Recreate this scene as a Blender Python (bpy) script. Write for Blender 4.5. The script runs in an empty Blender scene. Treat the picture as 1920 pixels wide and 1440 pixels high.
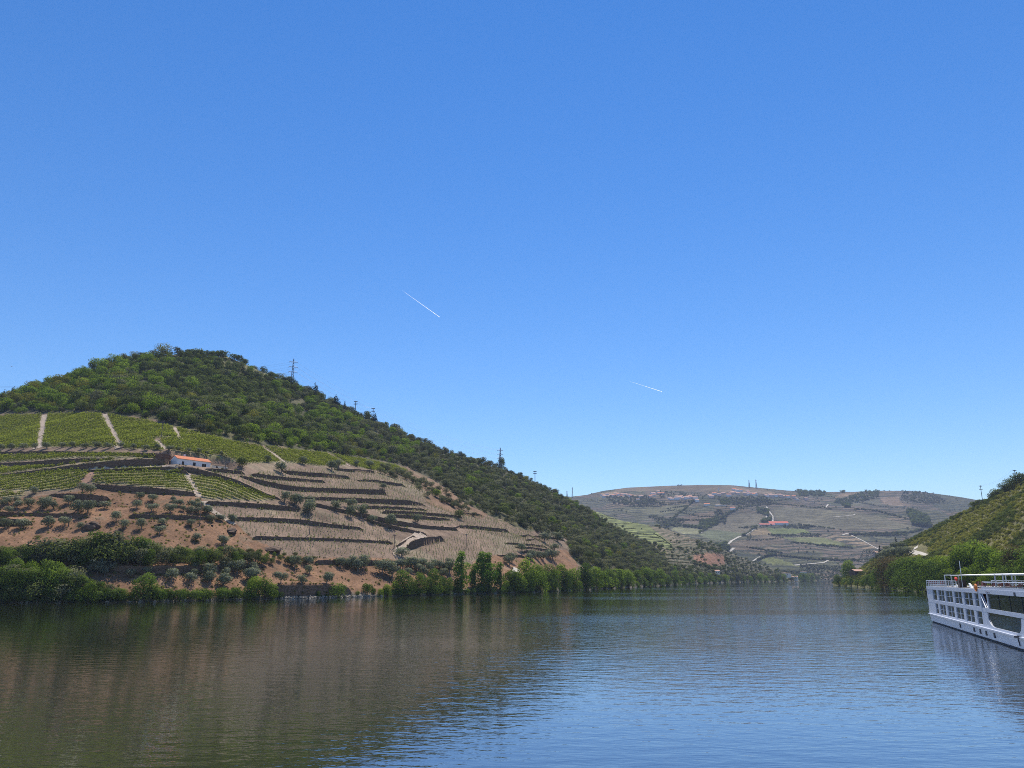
import bpy, math, random
import numpy as np
from mathutils import Vector

random.seed(7)
rng = np.random.default_rng(7)
scene = bpy.context.scene
C = scene.collection

# ------------------------------------------------------------------ camera
F = 1442.0            # focal length in photo pixels (1920 wide)
CAMH = 8.0
PITCH = math.atan((1084 - 720) / F)
cam = bpy.data.cameras.new('camera')
cam_o = bpy.data.objects.new('camera', cam)
C.objects.link(cam_o)
cam.sensor_width = 36.0
cam.lens = 36.0 * F / 1920.0
cam.clip_start = 0.5
cam.clip_end = 120000
cam_o.location = (0, 0, CAMH)
cam_o.rotation_euler = (math.pi / 2 + PITCH, 0, 0)
scene.camera = cam_o

# ------------------------------------------------------------------ sky and sun
SUN_EL, SUN_AZ = 63.0, 10.0
world = bpy.data.worlds.new('World')
scene.world = world
world.use_nodes = True
wn = world.node_tree.nodes
wl = world.node_tree.links
bg = wn['Background']
sky = wn.new('ShaderNodeTexSky')
sky.sky_type = 'NISHITA'
sky.sun_disc = False
sky.sun_elevation = math.radians(SUN_EL)
sky.sun_rotation = math.radians(SUN_AZ)
sky.altitude = 100
sky.air_density = 1.0
sky.dust_density = 0.0
sky.ozone_density = 3.0
hs = wn.new('ShaderNodeHueSaturation')
hs.inputs['Saturation'].default_value = 1.30
hs.inputs['Hue'].default_value = 0.507
wl.new(sky.outputs[0], hs.inputs['Color'])
wl.new(hs.outputs[0], bg.inputs[0])
bg.inputs[1].default_value = 0.125

sun = bpy.data.lights.new('sun', 'SUN')
sun_o = bpy.data.objects.new('sun', sun)
C.objects.link(sun_o)
sun.energy = 5.0
sun.angle = math.radians(0.53)
sun.color = (1.0, 0.95, 0.87)
el, az_ = math.radians(SUN_EL), math.radians(SUN_AZ)
SUN_DIR = Vector((math.sin(az_) * math.cos(el), math.cos(az_) * math.cos(el), math.sin(el)))
sun_o.rotation_euler = (-SUN_DIR).to_track_quat('-Z', 'Y').to_euler()

scene.view_settings.view_transform = 'Standard'
scene.view_settings.look = 'None'
scene.view_settings.exposure = 0.3
scene.view_settings.gamma = 1.0
cy = scene.cycles
cy.max_bounces = 6
cy.diffuse_bounces = 2
cy.glossy_bounces = 3
cy.transmission_bounces = 3
cy.transparent_max_bounces = 6
cy.volume_bounces = 0
cy.use_denoising = False
cy.filter_width = 0.95
cy.sample_clamp_indirect = 4.0

# ------------------------------------------------------------------ projection helpers
CP, SP = math.cos(PITCH), math.sin(PITCH)


def ray(u, v):
    x = (u - 960) / F
    y = (720 - v) / F
    return (x, CP - y * SP, SP + y * CP)


def azte(u, v):
    """azimuth and tangent of elevation of a sight line"""
    d = ray(u, v)
    return math.atan2(d[0], d[1]), d[2] / math.hypot(d[0], d[1])


def on_water(u, v):
    a, t = azte(u, v)
    return a, -CAMH / t


def project(x, y, z):
    zz = z - CAMH
    dep = y * CP + zz * SP
    up = -y * SP + zz * CP
    dep = np.maximum(dep, 0.01)
    return 960 + F * x / dep, 720 - F * up / dep


def depth_of(p):
    return p[1] * CP + (p[2] - CAMH) * SP


def inside(u, v, poly):
    u = np.asarray(u, float)
    v = np.asarray(v, float)
    res = np.zeros(u.shape, bool)
    n = len(poly)
    for i in range(n):
        x0, y0 = poly[i]
        x1, y1 = poly[(i + 1) % n]
        if y0 == y1:
            continue
        c = (v < y0) != (v < y1)
        res ^= c & (u < (x1 - x0) * (v - y0) / (y1 - y0) + x0)
    return res


def _hash(i, j, s):
    h = np.sin(i * 127.1 + j * 311.7 + s * 74.7) * 43758.5453
    return h - np.floor(h)


def vnoise(x, y, s=0):
    xi, yi = np.floor(x), np.floor(y)
    fx, fy = x - xi, y - yi
    fx = fx * fx * (3 - 2 * fx)
    fy = fy * fy * (3 - 2 * fy)
    a = _hash(xi, yi, s) * (1 - fx) + _hash(xi + 1, yi, s) * fx
    b = _hash(xi, yi + 1, s) * (1 - fx) + _hash(xi + 1, yi + 1, s) * fx
    return a * (1 - fy) + b * fy - 0.5


def fbm(x, y, s=0, o=4):
    t = np.zeros_like(np.asarray(x, float))
    a = 1.0
    for k in range(o):
        t = t + a * vnoise(x, y, s + k * 13)
        x, y, a = x * 2.03, y * 2.03, a * 0.5
    return t


# ------------------------------------------------------------------ hills as height fields round the viewpoint
class Hill:
    def __init__(self, shore, ridge, u_range, du, rgrid, shape, back=0.35, bank=1.5, noise=(0, 1), smooth=7):
        a0, a1 = azte(u_range[0], 1084)[0], azte(u_range[1], 1084)[0]
        n = int((u_range[1] - u_range[0]) / du)
        self.az = np.linspace(a0, a1, n)
        self.r = np.asarray(rgrid, float)
        sa, sr = zip(*sorted(on_water(u, v) if v > 50 else (azte(u, 1088)[0], -v) for u, v in shore))
        ra, rt, rr = zip(*sorted(azte(u, v) + (r,) for u, v, r in ridge))

        def sm(q, k):
            if k < 2:
                return q
            ker = np.ones(k) / k
            return np.convolve(np.pad(q, (k // 2, k - 1 - k // 2), 'edge'), ker, 'valid')
        self.r0 = sm(np.interp(self.az, sa, sr), smooth)
        self.r1 = sm(np.interp(self.az, ra, rr), smooth * 3)
        te = sm(np.interp(self.az, ra, rt), max(1, smooth // 2))
        self.z1 = CAMH + te * self.r1
        R = self.r[None, :]
        r0, r1, z1 = self.r0[:, None], self.r1[:, None], self.z1[:, None]
        t = np.clip((R - r0) / (r1 - r0), 0, 1)
        z = bank * np.clip((R - r0) / 3, 0, 1) + (z1 - bank) * shape(t)
        X = R * np.sin(self.az)[:, None]
        Y = R * np.cos(self.az)[:, None]
        nz = fbm(X / noise[1], Y / noise[1], 3, 5) * noise[0]
        z = z + nz * np.clip((R - r0) / 40, 0, 1) * np.clip((r1 - R) / (0.35 * (r1 - r0)), 0, 1)
        over = np.maximum(R - r1, 0)
        z = z - back * over * over / (over + 40)
        z = np.where(R < r0, -0.45 * (r0 - R), z)
        self.z = np.maximum(z, -3.2)
        self.X, self.Y = X, Y
        self.cuts = [[] for _ in range(n)]

    def col(self, a):
        q = (a - self.az[0]) / (self.az[1] - self.az[0])
        if q < 0 or q > len(self.az) - 1:
            return None
        i = min(int(q), len(self.az) - 2)
        w = q - i
        return self.z[i] * (1 - w) + self.z[i + 1] * w

    def hit(self, a, te, rmin=0.0):
        c = self.col(a)
        if c is None:
            return None
        zr = CAMH + te * self.r
        ok = (c >= zr) & (c > 0.0) & (self.r > rmin)
        j = int(np.argmax(ok))
        if not ok[j]:
            return None
        if j == 0:
            return self.r[0]
        d0, d1 = c[j - 1] - zr[j - 1], c[j] - zr[j]
        w = -d0 / (d1 - d0) if d1 != d0 else 1
        return self.r[j - 1] + min(max(w, 0), 1) * (self.r[j] - self.r[j - 1])

    def height(self, x, y):
        x = np.asarray(x, float)
        y = np.asarray(y, float)
        a = np.arctan2(x, y)
        r = np.hypot(x, y)
        q = np.clip((a - self.az[0]) / (self.az[1] - self.az[0]), 0, len(self.az) - 1.001)
        i = q.astype(int)
        w = q - i
        j = np.clip(np.searchsorted(self.r, r) - 1, 0, len(self.r) - 2)
        s = np.clip((r - self.r[j]) / (self.r[j + 1] - self.r[j]), 0, 1)
        z = self.z
        return ((z[i, j] * (1 - w) + z[i + 1, j] * w) * (1 - s) + (z[i, j + 1] * (1 - w) + z[i + 1, j + 1] * w) * s)

    def point(self, u, v):
        a, te = azte(u, v)
        r = self.hit(a, te)
        if r is None:
            i = int(np.clip(np.searchsorted(self.az, a), 0, len(self.az) - 1))
            r = self.r0[i] + 2.0 if te < -0.006 else self.r1[i] - 4.0
        x, y = r * math.sin(a), r * math.cos(a)
        return Vector((x, y, float(self.height(x, y))))


# the near hill across the river
shore_a = [(-1500, 1180), (-900, 1152), (-400, 1138), (0, 1130.5), (150, 1129.5), (300, 1128), (500, 1123), (600, 1121), (720, 1118), (800, 1116), (900, 1113), (1000, 1110.5),
           (1100, 1106), (1180, 1102), (1250, 1098), (1300, 1094.8), (1345, 1093.4), (1380, 1092.4)]
ridge_a = [(-1500, 1000, 640), (-800, 930, 700), (-300, 850, 740), (0, 752, 790), (60, 727, 800), (120, 712, 815), (190, 686, 830), (250, 672, 845), (310, 664, 860), (370, 667, 870), (430, 669, 890),
           (500, 700, 890), (545, 721, 890), (600, 747, 890), (650, 770, 895), (700, 793, 900), (750, 811, 905), (800, 834, 910), (850, 852, 920), (900, 867, 935), (940, 879, 950), (1000, 905, 975),
           (1050, 930, 1010), (1090, 952, 1050), (1130, 979, 1100), (1180, 1007, 1170), (1250, 1041, 1270), (1300, 1067, 1330), (1345, 1084, 1390), (1370, 1089, 1430)]
rg = np.concatenate([np.arange(150, 300, 5.0), np.arange(300, 640, 1.25), np.arange(640, 1700, 6.0)])
hill = Hill(shore_a, ridge_a, (-1100, 1375), 3.0, rg, lambda t: t + 0.035 * np.sin(2 * np.pi * t), back=0.4, noise=(5, 60))

# terraced spur behind it
shore_b = [(900, -950.0), (1200, -1000.0), (1250, 1097.5), (1300, 1094.8), (1400, 1092), (1450, 1091), (1500, 1089.9), (1535, 1089.0), (1560, 1088.7)]
ridge_b = [(850, 905, 1700), (1000, 925, 1700), (1097, 951, 1650), (1164, 976, 1600), (1237, 988, 1560), (1258, 995, 1550), (1310, 1013, 1540), (1337, 1019, 1560), (1368, 1036, 1680), (1404, 1050, 1830),
           (1435, 1062, 1950), (1480, 1074, 2150), (1530, 1087, 2680), (1560, 1088.5, 2760)]
spur = Hill(shore_b, ridge_b, (870, 1552), 3.0, np.arange(900, 3000, 9.0), lambda t: t, back=0.3, noise=(10, 140))

# far hills
shore_c = [(300, -2600.0), (2600, -2600.0)]
ridge_c = [(300, 880, 4200), (900, 925, 4200), (1070, 931, 4250), (1097, 928, 4300), (1130, 920, 4300), (1175, 914, 4300), (1250, 910.5, 4300), (1310, 909, 4300), (1370, 909.5, 4350), (1420, 914.5, 4400),
           (1480, 920, 4450), (1540, 922, 4500), (1600, 922, 4500), (1650, 920, 4550), (1700, 920, 4600), (1750, 925, 4650), (1800, 932, 4700), (1840, 939, 4750), (1920, 950, 4800), (2200, 960, 4800), (2600, 970, 4800)]
far = Hill(shore_c, ridge_c, (420, 2500), 3.0, np.arange(2450, 5600, 13.0), lambda t: t + 0.03 * np.sin(2 * np.pi * t), back=0.25, noise=(115, 620), smooth=9)

# right bank
shore_d = [(1555, 1097.2), (1570, 1098), (1620, 1102), (1680, 1106), (1735, 1110.5), (1800, 1115), (1920, 1122), (2200, 1140), (2600, 1165), (3200, 1200)]
ridge_d = [(1560, 1095, 985), (1582, 1087, 1005), (1600, 1077, 1010), (1625, 1060, 1010), (1650, 1042, 1000), (1685, 1022, 990), (1720, 1006, 970), (1760, 987, 930), (1800, 964, 890), (1840, 946, 850), (1880, 922, 810), (1920, 900, 780),
           (2000, 860, 740), (2200, 800, 640), (2600, 760, 540), (3200, 740, 460)]
rbank = Hill(shore_d, ridge_d, (1561, 3000), 4.0, np.concatenate([np.arange(120, 420, 6.0), np.arange(420, 1300, 4.0)]), lambda t: t ** 1.15, back=0.3, noise=(7, 70))
HILLS = [hill, spur, rbank, far]


def ground(u, v):
    """first ground met along the sight line through a photo pixel"""
    a, te = azte(u, v)
    best = None
    for h in HILLS:
        r = h.hit(a, te)
        if r is not None and (best is None or r < best[0]):
            best = (r, h)
    if best is None:
        return None
    r = best[0]
    x, y = r * math.sin(a), r * math.cos(a)
    return Vector((x, y, float(best[1].height(x, y))))


# level yard for the farmhouse
hA = hill.point(332, 872)
aB, _ = azte(394, 877)
rB = math.hypot(hA.x, hA.y) + 9.0
hB = Vector((rB * math.sin(aB), rB * math.cos(aB), hA.z))
ab = np.array([hB.x - hA.x, hB.y - hA.y])
ln = np.linalg.norm(ab)
ab /= ln
nn = np.array([-ab[1], ab[0]])
if nn[1] < 0:
    nn = -nn
px_, py_ = hill.X - hA.x, hill.Y - hA.y
s_ = px_ * ab[0] + py_ * ab[1]
q_ = px_ * nn[0] + py_ * nn[1]
dx = np.maximum(np.maximum(-2 - s_, s_ - ln - 14), 0)
dy = np.maximum(np.maximum(-3 - q_, q_ - 9), 0)
w_ = np.clip(1 - np.hypot(dx, dy) / 7.0, 0, 1)
hill.z = hill.z * (1 - w_) + (hA.z) * w_

# ------------------------------------------------------------------ terrace walls step the near hill
WALLS = [  # (u, v top, v bottom) along each wall, and where it stands
    ([(-300, 856, 863), (0, 847.5, 854), (90, 846, 851), (250, 849.5, 853), (285, 850, 858), (322, 852, 861)], 'long dark stone wall under the row of small olives above the farmhouse'),
    ([(-300, 880, 889), (0, 869, 876), (60, 866, 877), (100, 862, 874), (150, 860, 866), (210, 859.5, 861)], 'dark terrace wall between the two thin green vine strips west of the farmhouse'),
    ([(-300, 905, 909), (0, 890, 894), (75, 881, 888), (125, 874, 883), (175, 868, 879), (215, 864, 877), (250, 861.5, 874), (330, 861, 870.5)], 'tall curved stone wall that ends at the farmhouse gable'),
    ([(160, 882, 885), (250, 878.5, 882.5), (310, 875.5, 881.5), (335, 878.5, 885.5), (355, 887, 892)], 'low wall under the pale track below the farmhouse'),
    ([(334, 875, 879), (360, 877, 886), (400, 887, 897), (440, 899, 909), (470, 912, 920), (500, 926, 931), (527, 935, 938)], 'dark slanting wall above the triangular green vine plot'),
    ([(385, 878, 881), (420, 880, 886), (460, 885, 889)], 'low wall in front of the farmhouse yard'),
    ([(172, 908, 913), (225, 911, 921), (300, 916, 926), (367, 924, 930)], 'dark stone wall along the foot of the middle green vine plot'),
    ([(92, 926, 929), (140, 926, 936), (165, 927, 946), (185, 930, 950), (206, 932, 938)], 'tall broken wall among olives under the green vine plot'),
    ([(-200, 966, 974), (0, 960, 968), (50, 962, 967), (110, 963, 969), (165, 965, 971)], 'shadowed bank wall across the olive slope at far left'),
    ([(242, 964, 971), (300, 966, 972), (355, 967, 974), (400, 972, 976)], 'short wall across the middle of the red olive slope'),
    ([(-150, 975, 990), (0, 972, 985), (40, 975, 985), (60, 977, 983)], 'short dark wall at the picture edge on the red olive slope'),
    ([(385, 940, 947), (440, 942, 949), (500, 946, 954), (535, 949, 957), (560, 953, 959)], 'straight wall under the tip of the triangular green plot'),
    ([(440, 970, 976), (505, 971, 978), (570, 975, 982), (605, 981, 987), (680, 989.5, 993.5)], 'wavy wall across the middle of the staked brown terraces'),
    ([(474, 1005, 1012), (555, 1008, 1012.5), (630, 1010, 1014), (690, 1013, 1017), (737, 1016, 1020)], 'lowest straight wall of the staked brown terraces'),
    ([(530, 880, 884), (540, 883, 890), (580, 886, 893), (620, 889, 896), (657, 893, 898)], 'upper wall with an olive at its end on the brown terraces'),
    ([(470, 887, 892), (517, 893, 900), (567, 898, 903), (610, 901, 905)], 'second wall down on the upper brown terraces'),
    ([(450, 891, 894), (492, 901, 909), (530, 909, 918), (567, 914, 922), (630, 916, 924), (725, 919, 928)], 'long sweeping wall across the upper brown terraces'),
    ([(628, 878, 882), (660, 880, 885), (702, 882, 887)], 'short wall just under the narrow green vine strip'),
    ([(670, 900, 902), (700, 899.5, 904), (730, 904, 909), (760, 909, 913)], 'short bent wall near the wood on the upper terraces'),
    ([(565, 933, 934.5), (605, 932.5, 938), (655, 934, 942), (705, 936, 944), (765, 938, 947), (797, 946, 948)], 'long arched wall in the middle of the brown terraces'),
    ([(682, 949, 954), (742, 950, 955), (800, 955, 958)], 'thin wall directly beneath the long arched wall'),
    ([(717, 957, 963), (780, 960, 965), (830, 964, 969), (868, 968, 972)], 'upper of two close walls near the wood edge'),
    ([(730, 965, 970), (780, 967, 973), (825, 971, 976), (848, 975, 976)], 'lower of two close walls near the wood edge'),
    ([(590, 943, 949), (630, 953, 959), (680, 963, 970), (742, 976, 985), (792, 985, 991), (858, 990, 995)], 'long slanting wall behind the line of olives'),
    ([(682, 972, 975), (717, 981, 987), (755, 990, 996), (800, 1000, 1004)], 'slanting wall in front of the line of olives'),
    ([(850, 987, 990), (870, 985, 990), (892, 987, 992), (955, 993, 999)], 'wall along the top of the large staked field'),
    ([(762, 1023, 1032), (772, 1015, 1030), (790, 1010, 1024), (810, 1007, 1019), (832, 1005, 1014)], 'curved retaining wall beside the earth ramp'),
    ([(743, 1023, 1029), (760, 1013, 1019), (780, 1001, 1006)], 'dark bank wall on the inner side of the earth ramp'),
    ([(946, 1017, 1020), (1000, 1021, 1024), (1028, 1025, 1028)], 'topmost of three thin walls beside the small olives'),
    ([(965, 1025, 1027), (1005, 1027, 1031), (1040, 1032, 1036)], 'middle one of three thin walls beside the small olives'),
    ([(982, 1031, 1037), (1028, 1037, 1040)], 'lowest of three thin walls beside the small olives'),
    ([(975, 1003, 1006), (1010, 1005, 1008), (1060, 1011, 1014)], 'thin wall against the foot of the oak wood'),
    ([(985, 1011, 1014), (1015, 1012, 1014)], 'very short wall just under the foot of the oak wood'),
    ([(932, 1041, 1043), (955, 1040, 1043), (985, 1041, 1046)], 'rounded wall in red earth above the poplars'),
    ([(860, 961, 965), (905, 964, 968)], 'short wall touching a lone dark tree by the wood'),
    ([(-200, 1068, 1074), (0, 1066, 1070), (172, 1061, 1066), (215, 1062, 1074), (287, 1063, 1077), (357, 1062, 1076), (420, 1060, 1070), (480, 1059, 1066), (500, 1060, 1063)], 'long riverside road wall above the lowest olives'),
    ([(590, 1051, 1058), (690, 1051, 1060), (750, 1053, 1058), (850, 1056, 1060)], 'road wall under the earth ramp'),
    ([(515, 1099, 1116), (590, 1099, 1117), (645, 1100, 1113), (660, 1106, 1113)], 'tall dark wall standing right at the river edge'),
]
wall_geo = []
_tmp = []
for pts, lab in WALLS:
    m = pts[len(pts) // 2]
    _tmp.append((hill.point(m[0], m[2]).length, pts, lab))
_tmp.sort(key=lambda q: q[0])
for _, pts, lab in _tmp:
    us = np.arange(pts[0][0], pts[-1][0] + 0.1, 2.0)
    pu, pt, pb = zip(*pts)
    A, Rw, Hh = [], [], []
    for u in us:
        vt, vb = np.interp(u, pu, pt), np.interp(u, pu, pb)
        p = hill.point(u, vb)
        A.append(math.atan2(p.x, p.y))
        Rw.append(math.hypot(p.x, p.y))
        Hh.append(max(0.35, (vb - vt) * depth_of(p) / F * 1.02))
    A, Rw, Hh = np.array(A), np.array(Rw), np.array(Hh)
    k = min(9, len(Rw) // 2 * 2 - 1)
    if k >= 3:
        Rw = np.convolve(np.pad(Rw, (k // 2, k // 2), 'edge'), np.ones(k) / k, 'valid')
        Hh = np.convolve(np.pad(Hh, (k // 2, k // 2), 'edge'), np.ones(k) / k, 'valid')
    o = np.argsort(A)
    A, Rw, Hh = A[o], Rw[o], Hh[o]
    zb = np.array([float(hill.height(r * math.sin(a), r * math.cos(a))) for a, r in zip(A, Rw)])
    Hh = Hh * np.minimum(1, np.minimum(np.arange(len(Hh)) + 2, np.arange(len(Hh))[::-1] + 2) / 5.0)
    wall_geo.append((A, Rw, Hh, zb, lab))
    pad = 3.5 / Rw.mean()
    for i in np.where((hill.az >= A[0] - pad) & (hill.az <= A[-1] + pad))[0]:
        a = hill.az[i]
        rw = np.interp(a, A, Rw)
        fade = min(1, max(0, 1 - max(A[0] - a, a - A[-1], 0) / pad))
        h = np.interp(a, A, Hh) * fade
        L = max(2.0, h * 3.0)
        zlow = np.interp(rw, hill.r, hill.z[i])
        d = hill.r - rw
        add = np.where((d > 0.3) & (d < L), h * (1 - d / L), 0)
        hill.z[i] += add
        if fade > 0.5:
            hill.cuts[i].append((rw, zlow, zlow + h))

# ------------------------------------------------------------------ materials
MATS = {}


def new_mat(name):
    m = bpy.data.materials.new(name)
    m.use_nodes = True
    MATS[name] = m
    nt = m.node_tree
    return m, nt, nt.nodes, nt.links, nt.nodes['Principled BSDF']


def plain(name, col, rough=0.7, metal=0.0, noise=0.15, scale=3.0, spec=0.3):
    m, nt, N, L, b = new_mat(name)
    tx = N.new('ShaderNodeTexNoise')
    tx.inputs['Scale'].default_value = scale
    tx.inputs['Detail'].default_value = 5
    geo = N.new('ShaderNodeNewGeometry')
    L.new(geo.outputs['Position'], tx.inputs['Vector'])
    mr = N.new('ShaderNodeMapRange')
    mr.inputs['From Min'].default_value = 0.3
    mr.inputs['From Max'].default_value = 0.7
    mr.inputs['To Min'].default_value = 1 - noise
    mr.inputs['To Max'].default_value = 1 + noise
    L.new(tx.outputs['Fac'], mr.inputs['Value'])
    mx = N.new('ShaderNodeMix')
    mx.data_type = 'RGBA'
    mx.blend_type = 'MULTIPLY'
    mx.inputs['Factor'].default_value = 1
    mx.inputs['A'].default_value = (*col, 1)
    L.new(mr.outputs[0], mx.inputs['B'])
    L.new(mx.outputs['Result'], b.inputs['Base Color'])
    b.inputs['Roughness'].default_value = rough
    b.inputs['Metallic'].default_value = metal
    b.inputs['Specular IOR Level'].default_value = spec
    return m


def leafmat(name, c0, c1, trans=0.35):
    m, nt, N, L, b = new_mat(name)
    N.remove(b)
    out = N['Material Output']
    oi = N.new('ShaderNodeObjectInfo')
    at = N.new('ShaderNodeAttribute')
    at.attribute_name = 'tone'
    ad = N.new('ShaderNodeMath')
    ad.operation = 'MULTIPLY_ADD'
    ad.inputs[1].default_value = 0.45
    L.new(at.outputs['Fac'], ad.inputs[0])
    m2 = N.new('ShaderNodeMath')
    m2.operation = 'MULTIPLY'
    m2.inputs[1].default_value = 0.6
    L.new(oi.outputs['Random'], m2.inputs[0])
    L.new(m2.outputs[0], ad.inputs[2])
    mx = N.new('ShaderNodeMix')
    mx.data_type = 'RGBA'
    mx.inputs['A'].default_value = (*c0, 1)
    mx.inputs['B'].default_value = (*c1, 1)
    L.new(ad.outputs[0], mx.inputs['Factor'])
    df = N.new('ShaderNodeBsdfDiffuse')
    tr = N.new('ShaderNodeBsdfTranslucent')
    L.new(mx.outputs['Result'], df.inputs['Color'])
    tc = N.new('ShaderNodeMix')
    tc.data_type = 'RGBA'
    tc.blend_type = 'MULTIPLY'
    tc.inputs['Factor'].default_value = 1
    tc.inputs['B'].default_value = (1.1, 1.15, 0.6, 1)
    L.new(mx.outputs['Result'], tc.inputs['A'])
    L.new(tc.outputs['Result'], tr.inputs['Color'])
    ms = N.new('ShaderNodeMixShader')
    ms.inputs[0].default_value = trans
    L.new(df.outputs[0], ms.inputs[1])
    L.new(tr.outputs[0], ms.inputs[2])
    L.new(ms.outputs[0], out.inputs['Surface'])
    return m


def soilmat(name, rows=None, grain=(1.2, 0.25), bump=0.5):
    """soil colour comes with the mesh; noise gives grain; rows = (spacing in z, dark colour, amount) draws planted contour rows"""
    m, nt, N, L, b = new_mat(name)
    at = N.new('ShaderNodeAttribute')
    at.attribute_name = 'soil'
    geo = N.new('ShaderNodeNewGeometry')
    col = at.outputs['Color']
    for sc, amp in ((grain[0], 0.30), (grain[0] * 0.13, 0.25), (grain[0] * 0.02, 0.18)):
        tx = N.new('ShaderNodeTexNoise')
        tx.inputs['Scale'].default_value = sc
        tx.inputs['Detail'].default_value = 6
        L.new(geo.outputs['Position'], tx.inputs['Vector'])
        mr = N.new('ShaderNodeMapRange')
        mr.inputs['From Min'].default_value = 0.32
        mr.inputs['From Max'].default_value = 0.68
        mr.inputs['To Min'].default_value = 1 - amp
        mr.inputs['To Max'].default_value = 1 + amp
        L.new(tx.outputs['Fac'], mr.inputs['Value'])
        mx = N.new('ShaderNodeMix')
        mx.data_type = 'RGBA'
        mx.blend_type = 'MULTIPLY'
        mx.inputs['Factor'].default_value = 1
        L.new(col, mx.inputs['A'])
        L.new(mr.outputs[0], mx.inputs['B'])
        col = mx.outputs['Result']
    if rows:
        sep = N.new('ShaderNodeSeparateXYZ')
        L.new(geo.outputs['Position'], sep.inputs[0])
        tx = N.new('ShaderNodeTexNoise')
        tx.inputs['Scale'].default_value = rows[3]
        tx.inputs['Detail'].default_value = 4
        L.new(geo.outputs['Position'], tx.inputs['Vector'])
        ma = N.new('ShaderNodeMath')
        ma.operation = 'MULTIPLY_ADD'
        L.new(tx.outputs['Fac'], ma.inputs[0])
        ma.inputs[1].default_value = rows[0] * 5
        L.new(sep.outputs['Z'], ma.inputs[2])
        dv = N.new('ShaderNodeMath')
        dv.operation = 'DIVIDE'
        L.new(ma.outputs[0], dv.inputs[0])
        dv.inputs[1].default_value = rows[0]
        fr = N.new('ShaderNodeMath')
        fr.operation = 'FRACT'
        L.new(dv.outputs[0], fr.inputs[0])
        gt = N.new('ShaderNodeMapRange')
        gt.inputs['From Min'].default_value = 0.5
        gt.inputs['From Max'].default_value = 0.62
        L.new(fr.outputs[0], gt.inputs['Value'])
        ra = N.new('ShaderNodeAttribute')
        ra.attribute_name = 'planted'
        mu = N.new('ShaderNodeMath')
        mu.operation = 'MULTIPLY'
        L.new(gt.outputs[0], mu.inputs[0])
        L.new(ra.outputs['Fac'], mu.inputs[1])
        mx = N.new('ShaderNodeMix')
        mx.data_type = 'RGBA'
        L.new(mu.outputs[0], mx.inputs['Factor'])
        L.new(col, mx.inputs['A'])
        mx.inputs['B'].default_value = (*rows[1], 1)
        col = mx.outputs['Result']
    L.new(col, b.inputs['Base Color'])
    b.inputs['Roughness'].default_value = 0.95
    b.inputs['Specular IOR Level'].default_value = 0.1
    tx = N.new('ShaderNodeTexNoise')
    tx.inputs['Scale'].default_value = grain[0]
    tx.inputs['Detail'].default_value = 8
    L.new(geo.outputs['Position'], tx.inputs['Vector'])
    bp = N.new('ShaderNodeBump')
    bp.inputs['Strength'].default_value = bump
    bp.inputs['Distance'].default_value = grain[1]
    L.new(tx.outputs['Fac'], bp.inputs['Height'])
    L.new(bp.outputs[0], b.inputs['Normal'])
    return m


def stonemat(name, c0, c1, scale=1.6):
    m, nt, N, L, b = new_mat(name)
    geo = N.new('ShaderNodeNewGeometry')
    mp = N.new('ShaderNodeMapping')
    mp.inputs['Scale'].default_value = (1, 1, 2.2)
    L.new(geo.outputs['Position'], mp.inputs['Vector'])
    vo = N.new('ShaderNodeTexVoronoi')
    vo.inputs['Scale'].default_value = scale
    L.new(mp.outputs[0], vo.inputs['Vector'])
    mx = N.new('ShaderNodeMix')
    mx.data_type = 'RGBA'
    mx.inputs['A'].default_value = (*c0, 1)
    mx.inputs['B'].default_value = (*c1, 1)
    sx = N.new('ShaderNodeSeparateColor')
    L.new(vo.outputs['Color'], sx.inputs[0])
    L.new(sx.outputs[0], mx.inputs['Factor'])
    L.new(mx.outputs['Result'], b.inputs['Base Color'])
    bp = N.new('ShaderNodeBump')
    bp.inputs['Strength'].default_value = 0.8
    bp.inputs['Distance'].default_value = 0.12
    L.new(vo.outputs['Distance'], bp.inputs['Height'])
    L.new(bp.outputs[0], b.inputs['Normal'])
    b.inputs['Roughness'].default_value = 0.95
    b.inputs['Specular IOR Level'].default_value = 0.1
    return m


M_soil = soilmat('hill_soil')
M_spur = soilmat('spur_soil', rows=(4.2, (0.05, 0.06, 0.028), 1, 0.012), grain=(0.5, 0.4))
M_far = soilmat('far_soil', rows=(11.0, (0.035, 0.040, 0.026), 1, 0.006), grain=(0.12, 1.0))
M_wall = stonemat('schist_wall', (0.080, 0.052, 0.034), (0.20, 0.135, 0.09))
M_rock = stonemat('dark_rock', (0.065, 0.045, 0.032), (0.17, 0.118, 0.082), 0.5)
M_palestone = stonemat('pale_shore_stone', (0.20, 0.17, 0.13), (0.36, 0.31, 0.24), 1.2)
M_path = plain('pale_track', (0.36, 0.28, 0.21), 0.95, noise=0.25, scale=0.8)
M_redpath = plain('red_track', (0.30, 0.17, 0.11), 0.95, noise=0.25, scale=0.8)
M_white_road = plain('whitish_road', (0.46, 0.41, 0.33), 0.95, noise=0.15, scale=0.3)
M_bark = plain('bark', (0.09, 0.065, 0.045), 0.95, noise=0.3, scale=4)
M_greybark = plain('grey_bark', (0.20, 0.17, 0.14), 0.95, noise=0.3, scale=4)
M_oak = leafmat('oak_leaf', (0.034, 0.048, 0.019), (0.165, 0.195, 0.065), 0.42)
M_greyoak = leafmat('grey_oak_leaf', (0.050, 0.056, 0.034), (0.205, 0.210, 0.122), 0.36)
M_bright = leafmat('bright_leaf', (0.095, 0.150, 0.024), (0.21, 0.28, 0.045), 0.5)
M_yellow = leafmat('yellow_leaf', (0.12, 0.125, 0.025), (0.23, 0.22, 0.05), 0.4)
M_olive = leafmat('olive_leaf', (0.12, 0.135, 0.085), (0.25, 0.265, 0.185), 0.25)
M_river = leafmat('river_leaf', (0.055, 0.090, 0.020), (0.155, 0.215, 0.048), 0.48)
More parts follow.
